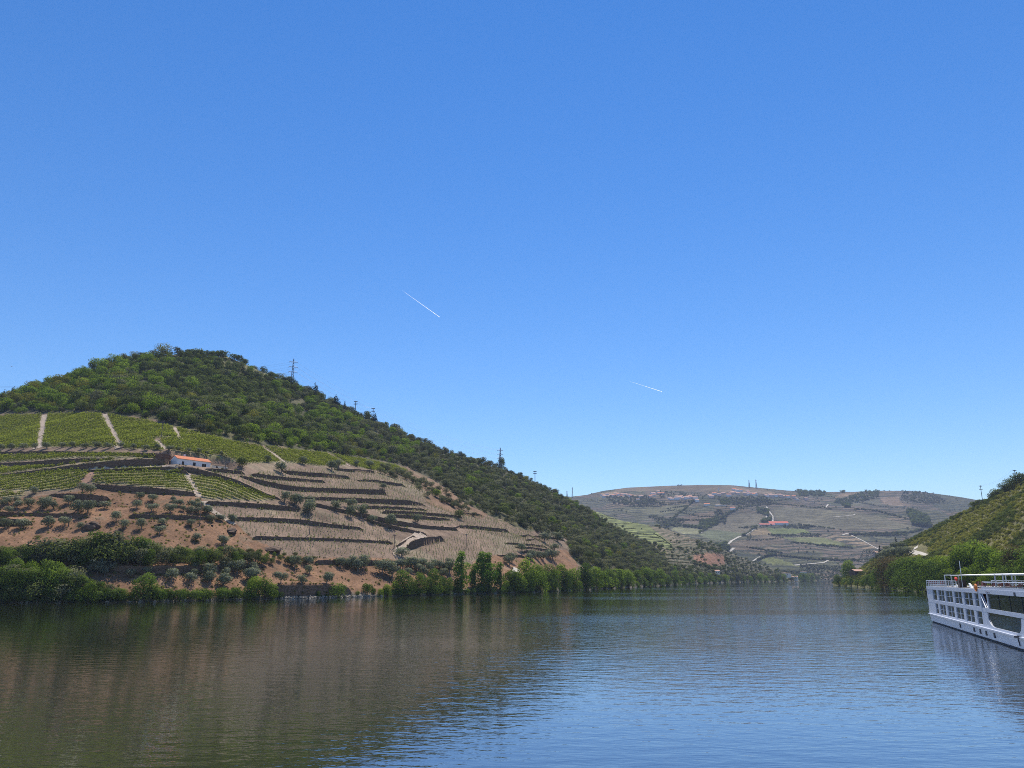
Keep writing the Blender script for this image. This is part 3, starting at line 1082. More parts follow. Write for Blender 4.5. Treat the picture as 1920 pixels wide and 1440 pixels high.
def make_tree(name, kind, H, W, nq, leaf, mat, base=0.25, nl=9, bark=None, tr=0.03):
    V, Fq, tone, cen, nv = crown(kind, H, W, nq, leaf, base, nl)
    # scale so the crown really has height H
    top = V[:, 2].max()
    V[:, 2] *= H / top
    cme = mesh_np(name + '_crown', V, Fq, [mat], attrs={'tone': ('FLOAT', 'POINT', tone.astype(np.float32))})
    cme.polygons.foreach_set('use_smooth', np.full(len(cme.polygons), True))
    cme.normals_split_custom_set_from_vertices(nv.tolist())
    t = MB()
    r = tr * H
    x = y = 0.0
    pts = [(0, 0, -0.12 * H)]
    hh = H * (base + 0.35)
    for k in range(1, 6):
        x += (rng.random() - 0.5) * 0.04 * H
        y += (rng.random() - 0.5) * 0.04 * H
        pts.append((x, y, hh * k / 5))
    t.tube(pts, [r * 1.3] + [r * (1 - 0.13 * k) for k in range(1, 6)], 6)
    for k in range(min(5, len(cen))):
        s = Vector(pts[2 + k % 3])
        e = Vector(cen[rng.integers(len(cen))])
        e.z *= H / top
        mid = (s + e) / 2 + Vector((0, 0, 0.04 * H))
        t.tube([s, mid, e], [r * 0.5, r * 0.33, r * 0.15], 5)
    tme = t.mesh(name + '_trunk', bark or M_bark)
    return {'name': name, 'H': H, 'crown': cme, 'trunk': tme}


def family(name, n, *a, **k):
    return [make_tree(name, *a, **k) for _ in range(n)]


OAK = family('oak_tree', 5, 'round', 7.0, 7.5, 900, 0.62, M_oak, base=0.12)
GREYOAK = family('grey_oak_tree', 4, 'round', 6.0, 6.4, 800, 0.55, M_greyoak, base=0.12)
BRIGHT = family('broadleaf_tree', 4, 'round', 8.0, 8.0, 1100, 0.62, M_bright, base=0.12)
YELLOW = family('yellow_green_tree', 3, 'round', 8.5, 9.5, 1100, 0.62, M_yellow, base=0.12)
OLIVE = family('olive_tree', 6, 'round', 4.6, 5.0, 1000, 0.40, M_olive, base=0.20, nl=7, bark=M_greybark, tr=0.045)
RIVER = family('riverside_tree', 6, 'bushy', 10.0, 9.0, 2600, 0.50, M_river, base=0.08, nl=13)
RBRIGHT = family('riverside_broadleaf', 5, 'bushy', 10.0, 8.5, 2600, 0.50, M_bright, base=0.08, nl=13)
POPLAR = family('poplar_tree', 3, 'tall', 20.0, 8.5, 3600, 0.60, M_poplar, base=0.0, nl=14)
BROWNT = family('brown_leaved_tree', 2, 'bushy', 12.0, 11.0, 3000, 0.50, M_brownleaf, base=0.08, nl=13)
CYPRESS = family('cypress_tree', 1, 'tall', 9.0, 2.0, 800, 0.35, M_conifer, base=0.03, nl=10)
CEDAR = family('cedar_tree', 3, 'cone', 11.0, 9.0, 1300, 0.6, M_conifer, base=0.15, nl=8)
SHRUB = family('shrub', 5, 'round', 2.2, 3.0, 420, 0.32, M_heath, base=0.0, nl=6)
DSHRUB = family('dark_shrub', 4, 'round', 3.0, 4.2, 500, 0.36, M_oak, base=0.0, nl=7)
RSHRUB = family('river_shrub', 5, 'round', 4.0, 5.5, 1500, 0.33, M_river, base=0.0, nl=9)
FARTREE = family('distant_tree', 4, 'round', 7.0, 7.5, 160, 1.5, M_greyoak, base=0.0, nl=6)
FARDARK = family('distant_dark_tree', 3, 'round', 9.0, 8.5, 170, 1.6, M_oak, base=0.0, nl=6)


def tree_obj(proto, p, height, label, cat, group, name=None, wide=1.0, lean=None):
    r = link(name or proto['name'], None)
    s = height / proto['H']
    r.location = p
    r.scale = (s * wide, s * wide, s)
    r.rotation_euler = (0, 0, rng.random() * 6.283)
    tag(r, label, cat, group)
    link('trunk', proto['trunk'], r)
    link('crown', proto['crown'], r)
    return r


# scatter object: points that carry plants, for masses that nobody could count
def scatter(name, P, S, protos, label, idx=None, parts=('crown',), rot=None):
    n = len(P)
    if n == 0:
        return
    me = bpy.data.meshes.new(name)
    me.vertices.add(n)
    me.vertices.foreach_set('co', np.asarray(P, np.float32).ravel())
    S = np.asarray(S, np.float32)
    if S.ndim == 1:
        S = np.repeat(S[:, None], 3, 1)
    a = me.attributes.new('psize', 'FLOAT_VECTOR', 'POINT')
    a.data.foreach_set('vector', S.ravel())
    ro = np.zeros((n, 3), np.float32)
    ro[:, 2] = rng.random(n) * 6.283 if rot is None else rot
    a = me.attributes.new('prot', 'FLOAT_VECTOR', 'POINT')
    a.data.foreach_set('vector', ro.ravel())
    ix = rng.integers(0, len(protos), n) if idx is None else idx
    a = me.attributes.new('pidx', 'INT', 'POINT')
    a.data.foreach_set('value', np.asarray(ix, np.int32))
    o = link(name, me)
    tag(o, label, kind='stuff')
    g = bpy.data.node_groups.new(name, 'GeometryNodeTree')
    g.interface.new_socket('Geometry', in_out='INPUT', socket_type='NodeSocketGeometry')
    g.interface.new_socket('Geometry', in_out='OUTPUT', socket_type='NodeSocketGeometry')
    gi, go = g.nodes.new('NodeGroupInput'), g.nodes.new('NodeGroupOutput')
    jn = g.nodes.new('GeometryNodeJoinGeometry')

    def attr(nm, ty):
        q = g.nodes.new('GeometryNodeInputNamedAttribute')
        q.data_type = ty
        q.inputs[0].default_value = nm
        return next(s for s in q.outputs if s.enabled)
    a_s, a_r, a_i = attr('psize', 'FLOAT_VECTOR'), attr('prot', 'FLOAT_VECTOR'), attr('pidx', 'INT')
    for k, pr in enumerate(protos):
        cmp_ = g.nodes.new('FunctionNodeCompare')
        cmp_.data_type = 'INT'
        cmp_.operation = 'EQUAL'
        ins = [s for s in cmp_.inputs if s.enabled]
        g.links.new(a_i, ins[0])
        ins[1].default_value = k
        for part in parts:
            if isinstance(pr, dict):
                ob = bpy.data.objects.new(pr['name'] + '_source', pr[part])
            else:
                ob = pr
            oi = g.nodes.new('GeometryNodeObjectInfo')
            oi.inputs['Object'].default_value = ob
            oi.inputs['As Instance'].default_value = True
            ip = g.nodes.new('GeometryNodeInstanceOnPoints')
            g.links.new(gi.outputs[0], ip.inputs['Points'])
            g.links.new(cmp_.outputs[0], ip.inputs['Selection'])
            g.links.new(oi.outputs['Geometry'], ip.inputs['Instance'])
            g.links.new(a_r, ip.inputs['Rotation'])
            g.links.new(a_s, ip.inputs['Scale'])
            g.links.new(ip.outputs[0], jn.inputs[0])
    g.links.new(jn.outputs[0], go.inputs[0])
    md = o.modifiers.new('plants', 'NODES')
    md.node_group = g
    return o


# ------------------------------------------------------------------ vineyards
def rows_in(h, polys, dr, ds, jitter=0.12, rmax=640):
    """points along contour rows inside photo outlines projected to the hillside"""
    out = []
    allu = [q[0] for p in polys for q in p]
    a0, a1 = azte(max(min(allu), -500), 1000)[0] - 0.06, azte(max(allu), 1000)[0] + 0.06
    for r in np.arange(300, rmax, dr):
        a = np.arange(a0, a1, ds / r)
        a = a + (rng.random(len(a)) - 0.5) * 2 * jitter * ds / r
        rr = r + (rng.random(len(a)) - 0.5) * 0.25 + 1.5 * np.sin(a * 9)
        x, y = rr * np.sin(a), rr * np.cos(a)
        z = h.height(x, y)
        u, v = project(x, y, z)
        ok = np.zeros(len(a), bool)
        for p in polys:
            ok |= inside(u, v, p)
        ok &= (u > -160)
        out.append(np.stack([x, y, z, a], 1)[ok])
    return np.concatenate(out)


def quads_proto(name, P, Nn, size, mat, aspect=0.8, extra=None):
    V, Fq = leafcloud(P, Nn, size, aspect)
    mats, mi = [mat], np.zeros(len(Fq), int)
    tone = np.repeat(rng.random(len(P)), 4)
    if extra is not None:
        v2, f2, m2 = extra
        Fq = np.concatenate([Fq, np.array(f2) + len(V)])
        V = np.concatenate([V, np.array(v2)])
        mats.append(m2)
        mi = np.concatenate([mi, np.ones(len(f2), int)])
        tone = np.concatenate([tone, np.zeros(len(v2))])
    return bpy.data.objects.new(name, mesh_np(name, V, Fq, mats, mi, attrs={'tone': ('FLOAT', 'POINT', tone.astype(np.float32))}))


VINE = []
for k in range(4):
    P = rng.normal(size=(26, 3)) * (0.42, 0.20, 0.26) + (0, 0, 0.85)
    VINE.append(quads_proto('vine_plant', P, rng.normal(size=(26, 3)) + (0, 0, 0.8), 0.42, M_vine))
STAKE = []
for k in range(4):
    P = rng.normal(size=(7, 3)) * (0.13, 0.13, 0.22) + (0, 0, 0.7)
    b_ = MB()
    b_.box(-0.075, 0.075, -0.075, 0.075, -0.3, 1.3 + 0.3 * rng.random())
    STAKE.append(quads_proto('staked_vine', P, rng.normal(size=(7, 3)), 0.32, M_vine, extra=(b_.v, b_.f, M_tube)))
GLAB = {'gA': 'green vine rows at the far left above the small olive row', 'gB': 'green vine rows between the two steep pale tracks', 'gC': 'green vine rows right of the second steep track',
        'gD': 'bright green vine rows above the farmhouse and shed', 'gE': 'green vine rows between two thin tracks under the wood', 'gF': 'narrow tip of green vines under the wood',
        'gG': 'thin green vine strip under the topmost long wall', 'gH': 'second thin green vine strip under a curved wall', 'gI': 'green vine rows left of the red track',
        'gJ': 'green vine rows between the red track and pale track', 'gK': 'triangular green vine plot under the slanting wall', 'gL': 'small green vine plot at the left edge above olives'}
for key, poly in GREEN.items():
    Q = rows_in(hill, [poly], 3.4 if key in ('gI', 'gJ', 'gK', 'gG', 'gH', 'gL') else 2.9, 0.75, rmax=720)
    Q = Q[fbm(Q[:, 0] / 7, Q[:, 1] / 7, 17) > -0.55]
    s = 0.95 + 0.6 * rng.random(len(Q))
    scatter('vine_rows', Q[:, :3], s, VINE, GLAB[key], rot=-Q[:, 3])
BLAB = ['young staked vines on the upper brown terraces', 'young staked vines on the lower brown terraces', 'young staked vines on the large field right of the ramp', 'young staked vines on the small terraces under the wood']
for poly, lab in zip(BROWN, BLAB):
    Q = rows_in(hill, [poly], 2.9, 2.0, 0.25)
    keep = rng.random(len(Q)) < 0.86
    # keep stakes clear of the walls
    a, r = np.arctan2(Q[:, 0], Q[:, 1]), np.hypot(Q[:, 0], Q[:, 1])
    for A, Rw, Hh, zb, _l in wall_geo:
        rw = np.interp(a, A, Rw, left=1e9, right=1e9)
        keep &= ~((r > rw - 0.6) & (r < rw + 1.2))
    Q = Q[keep]
    scatter('staked_vines', Q[:, :3], 0.75 + 0.5 * rng.random(len(Q)), STAKE, lab)

# ------------------------------------------------------------------ the wood on the hill
sp = 5.3
gx, gy = np.meshgrid(np.arange(-720, 620, sp), np.arange(200, 1420, sp))
gx = gx.ravel() + (rng.random(gx.size) - 0.5) * sp * 0.95
gy = gy.ravel() + (rng.random(gy.size) - 0.5) * sp * 0.95
ga, gr = np.arctan2(gx, gy), np.hypot(gx, gy)
ok = (ga > hill.az[0]) & (ga < hill.az[-1])
gx, gy, ga, gr = gx[ok], gy[ok], ga[ok], gr[ok]
r0i, r1i = np.interp(ga, hill.az, hill.r0), np.interp(ga, hill.az, hill.r1)
gz = hill.height(gx, gy)
gu, gv = project(gx, gy, gz)
ok = (gr > r0i + 6) & (gr < r1i + 25) & (gv < np.interp(gu, FEX, FEY) - 1.0) & (gu > -160)
gx, gy, gz, ga, gr, gu, gv, r1i = gx[ok], gy[ok], gz[ok], ga[ok], gr[ok], gu[ok], gv[ok], r1i[ok]
ROCKY = [(538, 742), (575, 748), (580, 775), (560, 790), (540, 775)]
ok = ~(inside(gu, gv, ROCKY) & (rng.random(len(gu)) < 0.8))
bald = inside(gu, gv, [(395, 668), (450, 668), (520, 712), (480, 700), (420, 684)])
ok &= ~(bald & (rng.random(len(gu)) < 0.75))
ok &= (rng.random(len(gu)) < np.where(gu > 760, 0.93, 0.97)) & (fbm(gx / 17, gy / 17, 91) > -0.46)
gx, gy, gz, ga, gr, gu, gv, r1i = [q[ok] for q in (gx, gy, gz, ga, gr, gu, gv, r1i)]
n = len(gx)
SPEC = [OAK, GREYOAK, BRIGHT, YELLOW, CEDAR]
nz = fbm(gx / 55, gy / 55, 41)
nz2 = fbm(gx / 28, gy / 28, 47)
left = np.clip((420 - gu) / 300, 0, 1) * np.clip((790 - gv) / 40, 0, 1)
pb = np.clip(0.10 + 0.50 * left + nz * 0.60 - 0.16 * (gu > 650), 0.02, 0.75)
lowband = np.clip((gv - (np.interp(gu, FEX, FEY) - 60)) / 60, 0, 1)
pb = np.clip(pb + 0.14 * lowband * (gu < 760), 0.015, 0.8)
py = np.clip(0.02 + 0.14 * left + (nz2 > 0.42) * 0.25 * left, 0, 0.3)
pg = np.clip(0.34 + 0.45 * (gu > 640) + nz2 * 0.5, 0.1, 0.93)
q = rng.random(n)
spec = np.where(q < pb, 2, np.where(q < pb + py, 3, np.where(rng.random(n) < pg, 1, 0)))
BRIGHTSPOT = [[(495, 772), (540, 772), (560, 792), (500, 795)], [(562, 776), (605, 776), (612, 800), (560, 796)], [(608, 775), (660, 782), (660, 795), (610, 795)], [(735, 830), (782, 836), (775, 862), (740, 860)]]
for bpoly in BRIGHTSPOT:
    spec[inside(gu, gv, bpoly) & (rng.random(n) < 0.8)] = 2
dark = inside(gu, gv, [(300, 690), (430, 690), (500, 720), (560, 760), (480, 760), (330, 735)])
spec[dark & (rng.random(n) < 0.75)] = 0
height = (3.2 + 7.8 * rng.random(n) ** 2.2) * np.where(gu > 760, 0.84, 1.0) * np.where(gu < 250, 1.1, 1.0)
height *= np.where(gv > np.interp(gu, FEX, FEY) - 12, 0.85, 1.0)
sky_ = np.abs(gr - r1i) < 16
height[sky_] *= 0.75 + 0.35 * rng.random(sky_.sum())
# single trees: the largest in the picture
inframe = (gu > 4) & (gu < 1340) & (gr < r1i + 4)
score = height / gr * inframe * (1 + 0.5 * rng.random(n)) * np.where(spec >= 2, 1.25, 1.0)
single = np.argsort(-score)[:270]
mask = np.zeros(n, bool)
mask[single] = True
NAMES = [('dark_oak', 'round dark green oak'), ('grey_oak', 'rounded grey green oak'), ('leafy_tree', 'fresh bright green tree'), ('yellow_tree', 'yellowish green tree'), ('cedar', 'dark conifer')]


def zone(u, v):
    if u > 1000:
        return 'on the low wooded end of the hill'
    if u > 760:
        return 'in the wood on the falling ridge'
    if v > np.interp(u, FEX, FEY) - 26:
        return 'at the wood edge above the vines'
    if v < 725 and u < 330:
        return 'in the leafy wood near the hilltop'
    if u < 330:
        return 'in the leafy wood at upper left'
    return 'in the wood under the summit'


cl = {}
for i in single:
    cl.setdefault((int(spec[i]), zone(gu[i], gv[i])), []).append(i)
for (s, zn), ii in cl.items():
    ii.sort(key=lambda i: gu[i])
    for k, i in enumerate(ii):
        fam = SPEC[s]
        tree_obj(fam[rng.integers(len(fam))], (gx[i], gy[i], gz[i] - 0.2), height[i] * 1.08, f'{NAMES[s][1]} {zn}{nth(k, len(ii))}', 'tree', 'trees of the hillside wood', NAMES[s][0], 0.85 + 0.25 * rng.random())
rest = ~mask
allp, off = [], []
for fam in SPEC:
    off.append(len(allp))
    allp += fam
idx = np.array([off[s] + rng.integers(len(SPEC[s])) for s in spec[rest]])
HN = np.array([p['H'] for p in allp])
S = height[rest] / HN[idx]
S = np.stack([S * (0.82 + 0.28 * rng.random(len(S))), S * (0.82 + 0.28 * rng.random(len(S))), S], 1)
scatter('hillside_wood', np.stack([gx, gy, gz - 0.2], 1)[rest], S, allp, 'dense oak wood covering the hill', idx)


# ------------------------------------------------------------------ trees placed one by one
def px_tree(u, v, hpx, fam, label, cat, group, name, wide=1.0, h=None, sink=0.0):
    p = (h or hill).point(u, v)
    if fam is OLIVE:
        hpx, wide = hpx * 1.15, wide * 1.08
    m_ = hpx * depth_of(p) / F
    return tree_obj(fam[rng.integers(len(fam))], (p.x, p.y, p.z - sink * m_), m_, label, cat, group, name, wide)


def cluster(items, base, cat, group, name, fam, h=None, wide=1.0, hs=1.0):
    items = sorted(items)
    for k, it in enumerate(items):
        px_tree(it[0], it[1], it[2] * hs, it[3] if len(it) > 3 else fam, base + nth(k, len(items)), cat, group, name, wide * (0.9 + 0.25 * rng.random()), h)


z1 = lambda L: [(x / 4, 620 + y / 4, hh / 4) for x, y, hh in L]
z3 = lambda L: [(x / 4, 840 + y / 4, hh / 4) for x, y, hh in L]
z4 = lambda L: [(380 + x / 4, 840 + y / 4, hh / 4) for x, y, hh in L]
z5 = lambda L: [(700 + x / 4, 840 + y / 4, hh / 4) for x, y, hh in L]
OG = 'olive trees on the hillside'
cluster(z1([(5, 895, 42), (85, 890, 44), (175, 890, 42), (265, 890, 45), (350, 885, 44), (460, 880, 42), (540, 875, 40), (630, 885, 38), (720, 880, 44), (810, 885, 42), (905, 880, 38), (1000, 890, 40), (1085, 900, 42), (1180, 890, 38),
            (1270, 905, 42), (1340, 905, 32), (1410, 910, 30), (1490, 920, 38), (1550, 930, 28), (1660, 935, 30)]), 'small olive in the row along the top wall above the farmhouse', 'olive tree', OG, 'olive_tree', OLIVE)
cluster(z3([(55, 425, 50), (125, 455, 55), (210, 450, 60), (310, 460, 75), (345, 430, 60), (395, 460, 55), (510, 420, 55), (250, 350, 50), (60, 490, 45), (115, 420, 45), (15, 440, 45)]),
        'olive in the upper olive group at the left edge', 'olive tree', OG, 'olive_tree', OLIVE, hs=1.1)
cluster(z3([(585, 490, 85), (655, 490, 80), (615, 335, 62), (680, 345, 58), (780, 460, 52)]), 'large olive beside the tall broken wall', 'olive tree', OG, 'olive_tree', OLIVE, hs=1.1)
cluster(z3([(1025, 455, 55), (1045, 390, 50), (1145, 405, 50), (1135, 480, 55), (1275, 490, 62), (1300, 405, 38), (1310, 435, 42), (1350, 435, 42), (1375, 475, 38), (1465, 470, 65), (1485, 420, 35), (1485, 490, 40), (1440, 490, 45), (1550, 500, 55)]),
        'olive on the red slope under the middle vine wall', 'olive tree', OG, 'olive_tree', OLIVE, hs=1.08)
cluster(z3([(40, 605, 65), (160, 610, 70), (362, 600, 80), (482, 590, 65), (590, 612, 48), (870, 550, 65), (938, 610, 65), (1060, 610, 70), (1215, 590, 55), (1195, 650, 60), (1470, 700, 55), (1675, 725, 60), (1435, 590, 50), (1580, 550, 42),
            (1665, 550, 42), (1750, 560, 48)]), 'olive low on the red slope above the dark hedge', 'olive tree', OG, 'olive_tree', OLIVE, hs=1.05)
cluster(z3([(728, 945, 95), (828, 920, 62), (785, 960, 55), (978, 970, 52), (1105, 955, 50), (1285, 1000, 80), (1455, 915, 52), (1445, 970, 52), (1425, 1010, 62), (1562, 960, 80), (1575, 1015, 80), (1685, 920, 62), (1685, 970, 62), (1680, 1050, 95),
            (1775, 945, 90), (1890, 930, 62), (1890, 1000, 85)]), 'olive on the red bank under the riverside road wall', 'olive tree', OG, 'olive_tree', OLIVE, hs=1.08)
cluster(z4([(375, 1005, 85), (385, 950, 62), (690, 900, 78), (795, 885, 65), (800, 945, 55), (585, 1015, 72), (740, 1025, 62), (930, 1020, 75), (1035, 895, 62), (1090, 890, 55), (1115, 880, 62), (1165, 925, 78), (1210, 900, 82)]),
        'olive on the bare red bank above the river wall', 'olive tree', OG, 'olive_tree', OLIVE, hs=1.08)
cluster(z4([(1345, 945, 92), (1420, 970, 92), (1460, 905, 58), (1500, 910, 64), (1560, 905, 72), (1590, 900, 64), (1650, 890, 54), (1710, 945, 72), (1730, 900, 54), (1785, 920, 64), (1810, 970, 55), (1850, 945, 82), (1660, 965, 62), (1850, 890, 54), (1540, 960, 50),
            (1620, 930, 50)]), 'olive in the dense grey grove left of the poplars', 'olive tree', OG, 'olive_tree', OLIVE, hs=1.1)
cluster(z4([(615, 405, 65), (700, 440, 80), (690, 420, 62), (800, 430, 62), (800, 495, 72), (800, 462, 62), (1000, 470, 62), (1105, 455, 62), (1110, 520, 72), (1190, 515, 72), (1205, 470, 42), (1275, 565, 52), (1405, 590, 80), (1615, 570, 62)]),
        'olive along the slanting walls of the brown terraces', 'olive tree', OG, 'olive_tree', OLIVE, hs=1.1)
cluster(z4([(590, 185, 70), (965, 170, 66), (1020, 150, 55), (750, 120, 48), (1150, 135, 40), (1250, 150, 48), (490, 100, 36), (1350, 310, 40)]), 'olive at the top of the brown terraces under the green vines', 'olive tree', OG, 'olive_tree', OLIVE, hs=1.08)
cluster(z4([(1495, 830, 78), (30, 495, 60), (220, 550, 48), (130, 545, 42)]), 'lone olive beside a track at the terrace foot', 'olive tree', OG, 'olive_tree', OLIVE)
cluster(z5([(175, 210, 70), (245, 240, 62), (295, 260, 52), (340, 285, 62), (400, 290, 54), (345, 320, 50), (410, 370, 52), (445, 350, 52), (520, 410, 52), (560, 420, 44), (600, 440, 44), (50, 190, 50), (110, 180, 55), (210, 205, 50), (270, 240, 44), (640, 455, 40)] + [(float(x), float(np.interp(x, [60, 200, 340, 480, 620, 760], [170, 212, 265, 345, 418, 475]) + 84 * (rng.random() - 0.5)), float(34 + 22 * rng.random())) for x in np.arange(70, 760, 19)]),
        'small dark tree scattered along the red wood edge', 'tree', 'trees along the wood edge', 'small_oak', GREYOAK)
cluster(z5([(1115, 780, 52), (1195, 840, 64), (1235, 840, 54), (1275, 845, 54), (1345, 840, 64), (1040, 860, 62), (1285, 710, 62), (1385, 705, 62), (1360, 770, 44), (1020, 880, 62), (1160, 850, 50), (1310, 830, 50)]),
        'olive on the small terraces above the riverside trees', 'olive tree', OG, 'olive_tree', OLIVE, hs=1.1)
cluster(z5([(480, 370, 66)]), 'small bright green tree on the red wood edge', 'tree', 'trees along the wood edge', 'leafy_tree', BRIGHT)
cluster([(861, 973, 18)], 'lone dark round tree at the end of a short wall', 'tree', 'trees along the wood edge', 'dark_oak', OAK)
cluster([(455, 876, 20)], 'dark round bush standing right of the farmhouse shed', 'tree', 'trees by the farmhouse', 'dark_oak', OAK)

# dark hedge of trees between the red slope and the road
hedge = []
for row, (dv, hm) in enumerate(((0, 1.0), (-9, 0.9), (6, 0.75))):
    for u in np.arange(-30, 545, 19 if row < 2 else 23):
        top = np.interp(u, [-30, 0, 100, 200, 260, 300, 360, 420, 470, 505, 530, 600], [1020, 1020, 1008, 994, 1000, 1013, 1014, 1017, 1023, 1032, 1042, 1050])
        uu = u + (rng.random() - 0.5) * 12 + row * 7
        base = np.interp(uu, [0, 200, 500], [1060, 1055, 1053]) + dv
        hgt = max(9, (base - top) * hm * (0.68 + 0.4 * rng.random()) * (0.88 if uu > 290 else 1.0))
        hedge.append((uu, base, hgt, [RIVER, OAK, OAK, GREYOAK][rng.integers(4)]))
cluster(hedge, 'dark bushy tree in the long hedge above the road', 'tree', 'hedge trees above the riverside road', 'hedge_tree', RIVER, wide=1.0)
cluster([(u, 1052 + rng.random() * 3, 9 + 5 * rng.random()) for u in np.arange(548, 600, 13)], 'low bush at the thin end of the hedge', 'bush', 'hedge trees above the riverside road', 'bush', DSHRUB)

# riverside left
RG = 'trees and bushes along the river bank'
thick = []
for row, (b0, hp, st) in enumerate(((1129, 36, 17), (1116, 42, 19), (1101, 44, 21), (1088, 40, 24))):
    for u in np.arange(-20, 215, st):
        top = np.interp(u, [-20, 0, 30, 55, 75, 100, 130, 160, 215], [1070, 1066, 1048, 1042, 1040, 1054, 1066, 1088, 1100])
        base = b0 + rng.random() * 4
        hh = min(hp * (0.7 + 0.6 * rng.random()), base - top + 4)
        if hh > 10:
            thick.append((u + (rng.random() - 0.5) * 12, base, hh, [RIVER, RIVER, RBRIGHT, OAK, GREYOAK][rng.integers(5)]))
cluster(thick, 'leafy riverbank tree in the thicket at lower left', 'tree', RG, 'riverbank_tree', RIVER, wide=0.95)
cluster([(232, 1127, 24), (252, 1126, 28), (271, 1127, 54), (288, 1127, 26), (218, 1127, 26)], 'riverbank tree right of the lower left thicket', 'tree', RG, 'riverbank_tree', RIVER)
cluster([(10, 1131, 22), (35, 1131, 20), (60, 1131, 24), (100, 1131, 22), (128, 1130, 20), (150, 1130, 22), (178, 1130, 22), (205, 1129, 24), (228, 1129, 20), (300, 1128, 24), (318, 1128, 20), (337, 1127, 22), (356, 1127, 20), (374, 1127, 22), (392, 1126, 20), (410, 1126, 22),
         (428, 1125.5, 18), (446, 1125, 22), (463, 1124.5, 20), (520, 1122, 14), (310, 1118, 16), (345, 1117, 14), (380, 1116, 15), (415, 1115, 15), (440, 1114, 14)], 'low leafy bush trailing into the river at left', 'bush', RG, 'riverbank_bush', RSHRUB, wide=1.1)
cluster([(478, 1124, 44, RBRIGHT), (496, 1123, 40, RIVER), (507, 1122, 30, RBRIGHT)], 'fresh green tree left of the tall river wall', 'tree', RG, 'riverbank_tree', RBRIGHT)
cluster([(596, 1121, 13), (632, 1120, 28), (689, 1116, 22), (700, 1115, 12), (670, 1117, 10), (612, 1120, 7)], 'small bush in front of the river wall', 'bush', RG, 'riverbank_bush', RSHRUB, wide=0.8)
cluster([(725, 1117, 22, RBRIGHT), (742, 1115, 26, RBRIGHT), (754, 1114, 46), (768, 1113, 30), (786, 1114, 42), (801, 1112, 30), (816, 1112, 46), (830, 1110, 30), (842, 1110, 28), (856, 1109, 24)],
        'dark leafy riverbank tree left of the poplars', 'tree', RG, 'riverbank_tree', RIVER, wide=0.85)
cluster([(866, 1109, 75), (906, 1109, 74), (918, 1109, 72), (890, 1108, 50), (938, 1110, 56)], 'tall pointed poplar on the river bank', 'tree', RG, 'poplar_tree', POPLAR, wide=1.0)
band = []
for row, dv in enumerate((0, -6, -14)):
    for u in np.arange(952, 1345, (15, 17, 21)[row]):
        uu = u + (rng.random() - 0.5) * 9 + row * 5
        base = np.interp(uu, [900, 1000, 1100, 1180, 1250, 1300, 1345], [1113, 1110.5, 1106, 1102, 1098, 1094.8, 1093.4]) + dv * np.interp(uu, [950, 1345], [1, 0.4])
        hp = np.interp(uu, [950, 1000, 1100, 1180, 1250, 1345], [50, 46, 40, 33, 24, 15]) * (0.38 + 0.8 * rng.random()) * (0.9, 1.0, 0.95)[row]
        band.append((uu, base, hp, [RBRIGHT, RBRIGHT, RIVER, BRIGHT][rng.integers(4)] if row < 2 else [RIVER, RBRIGHT, OAK][rng.integers(3)]))
cluster(band, 'leafy tree in the bright green belt along the river', 'tree', RG, 'riverbank_tree', RBRIGHT, wide=0.95)
cluster([(u + (rng.random() - 0.5) * 8, np.interp(u, [700, 720, 800, 900, 1000, 1100, 1180, 1250, 1300, 1345], [1119, 1118.5, 1116.3, 1113.4, 1110.9, 1106.4, 1102.3, 1098.3, 1095.1, 1093.6]), np.interp(u, [700, 1345], [17, 7]) * (0.6 + 0.8 * rng.random()), [RSHRUB, RBRIGHT][int(rng.random() < 0.3)]) for u in np.arange(715, 1345, 10.5)],
        'low bush hanging over the water before the tree belt', 'bush', RG, 'riverbank_bush', RSHRUB, wide=1.15)
band = []
for row in range(2):
    for u in np.arange(1350, 1540, 11 + 4 * row):
        uu = u + (rng.random() - 0.5) * 7
        base = np.interp(uu, [1345, 1400, 1450, 1500, 1535], [1093.3, 1092, 1091, 1089.9, 1089]) - row * 2.5
        band.append((uu, base, (9 + 9 * rng.random()) * np.interp(uu, [1350, 1500, 1540], [1, 1, 0.7]), [RIVER, RBRIGHT, GREYOAK, OAK][rng.integers(4)]))
cluster(band, 'small distant tree on the shore where the river bends', 'tree', RG, 'shore_tree', RIVER, h=spur)
cluster([(1512, 1089.6, 14), (1522, 1089.4, 15), (1502, 1089.8, 11)], 'round bright tree at the far river bend', 'tree', RG, 'shore_tree', RBRIGHT, h=spur)

# spur: bushes and olives
P, S = [], []
for k in range(5200):
    u, v = 1095 + 420 * rng.random(), 945 + 145 * rng.random()
    top = np.interp(u, [1097, 1164, 1237, 1258, 1310, 1337, 1368, 1404, 1435, 1480, 1530], [949, 974, 986, 993, 1011, 1017, 1034, 1047, 1059, 1072, 1086])
    if v < top + 1:
        continue
    terr = inside([u], [v], [(1095, 948), (1215, 985), (1310, 1012), (1300, 1025), (1262, 1030), (1200, 1012)])[0] or inside([u], [v], [(1244, 1034), (1285, 1036), (1300, 1066), (1250, 1062)])[0]
    if terr and rng.random() < 0.95:
        continue
    if inside([u], [v], SPUR_RED)[0] and rng.random() < 0.9:
        continue
    if rng.random() < (0.35 if v < 1060 else 0.0):
        continue
    a, te = azte(u, v)
    r = spur.hit(a, te)
    if r:
        x, y = r * math.sin(a), r * math.cos(a)
        P.append((x, y, float(spur.height(x, y))))
        S.append(0.45 + 0.5 * rng.random())
scatter('spur_bushes', P, S, FARTREE + GREYOAK + OAK, 'grey green bushes covering the spur behind the hill')
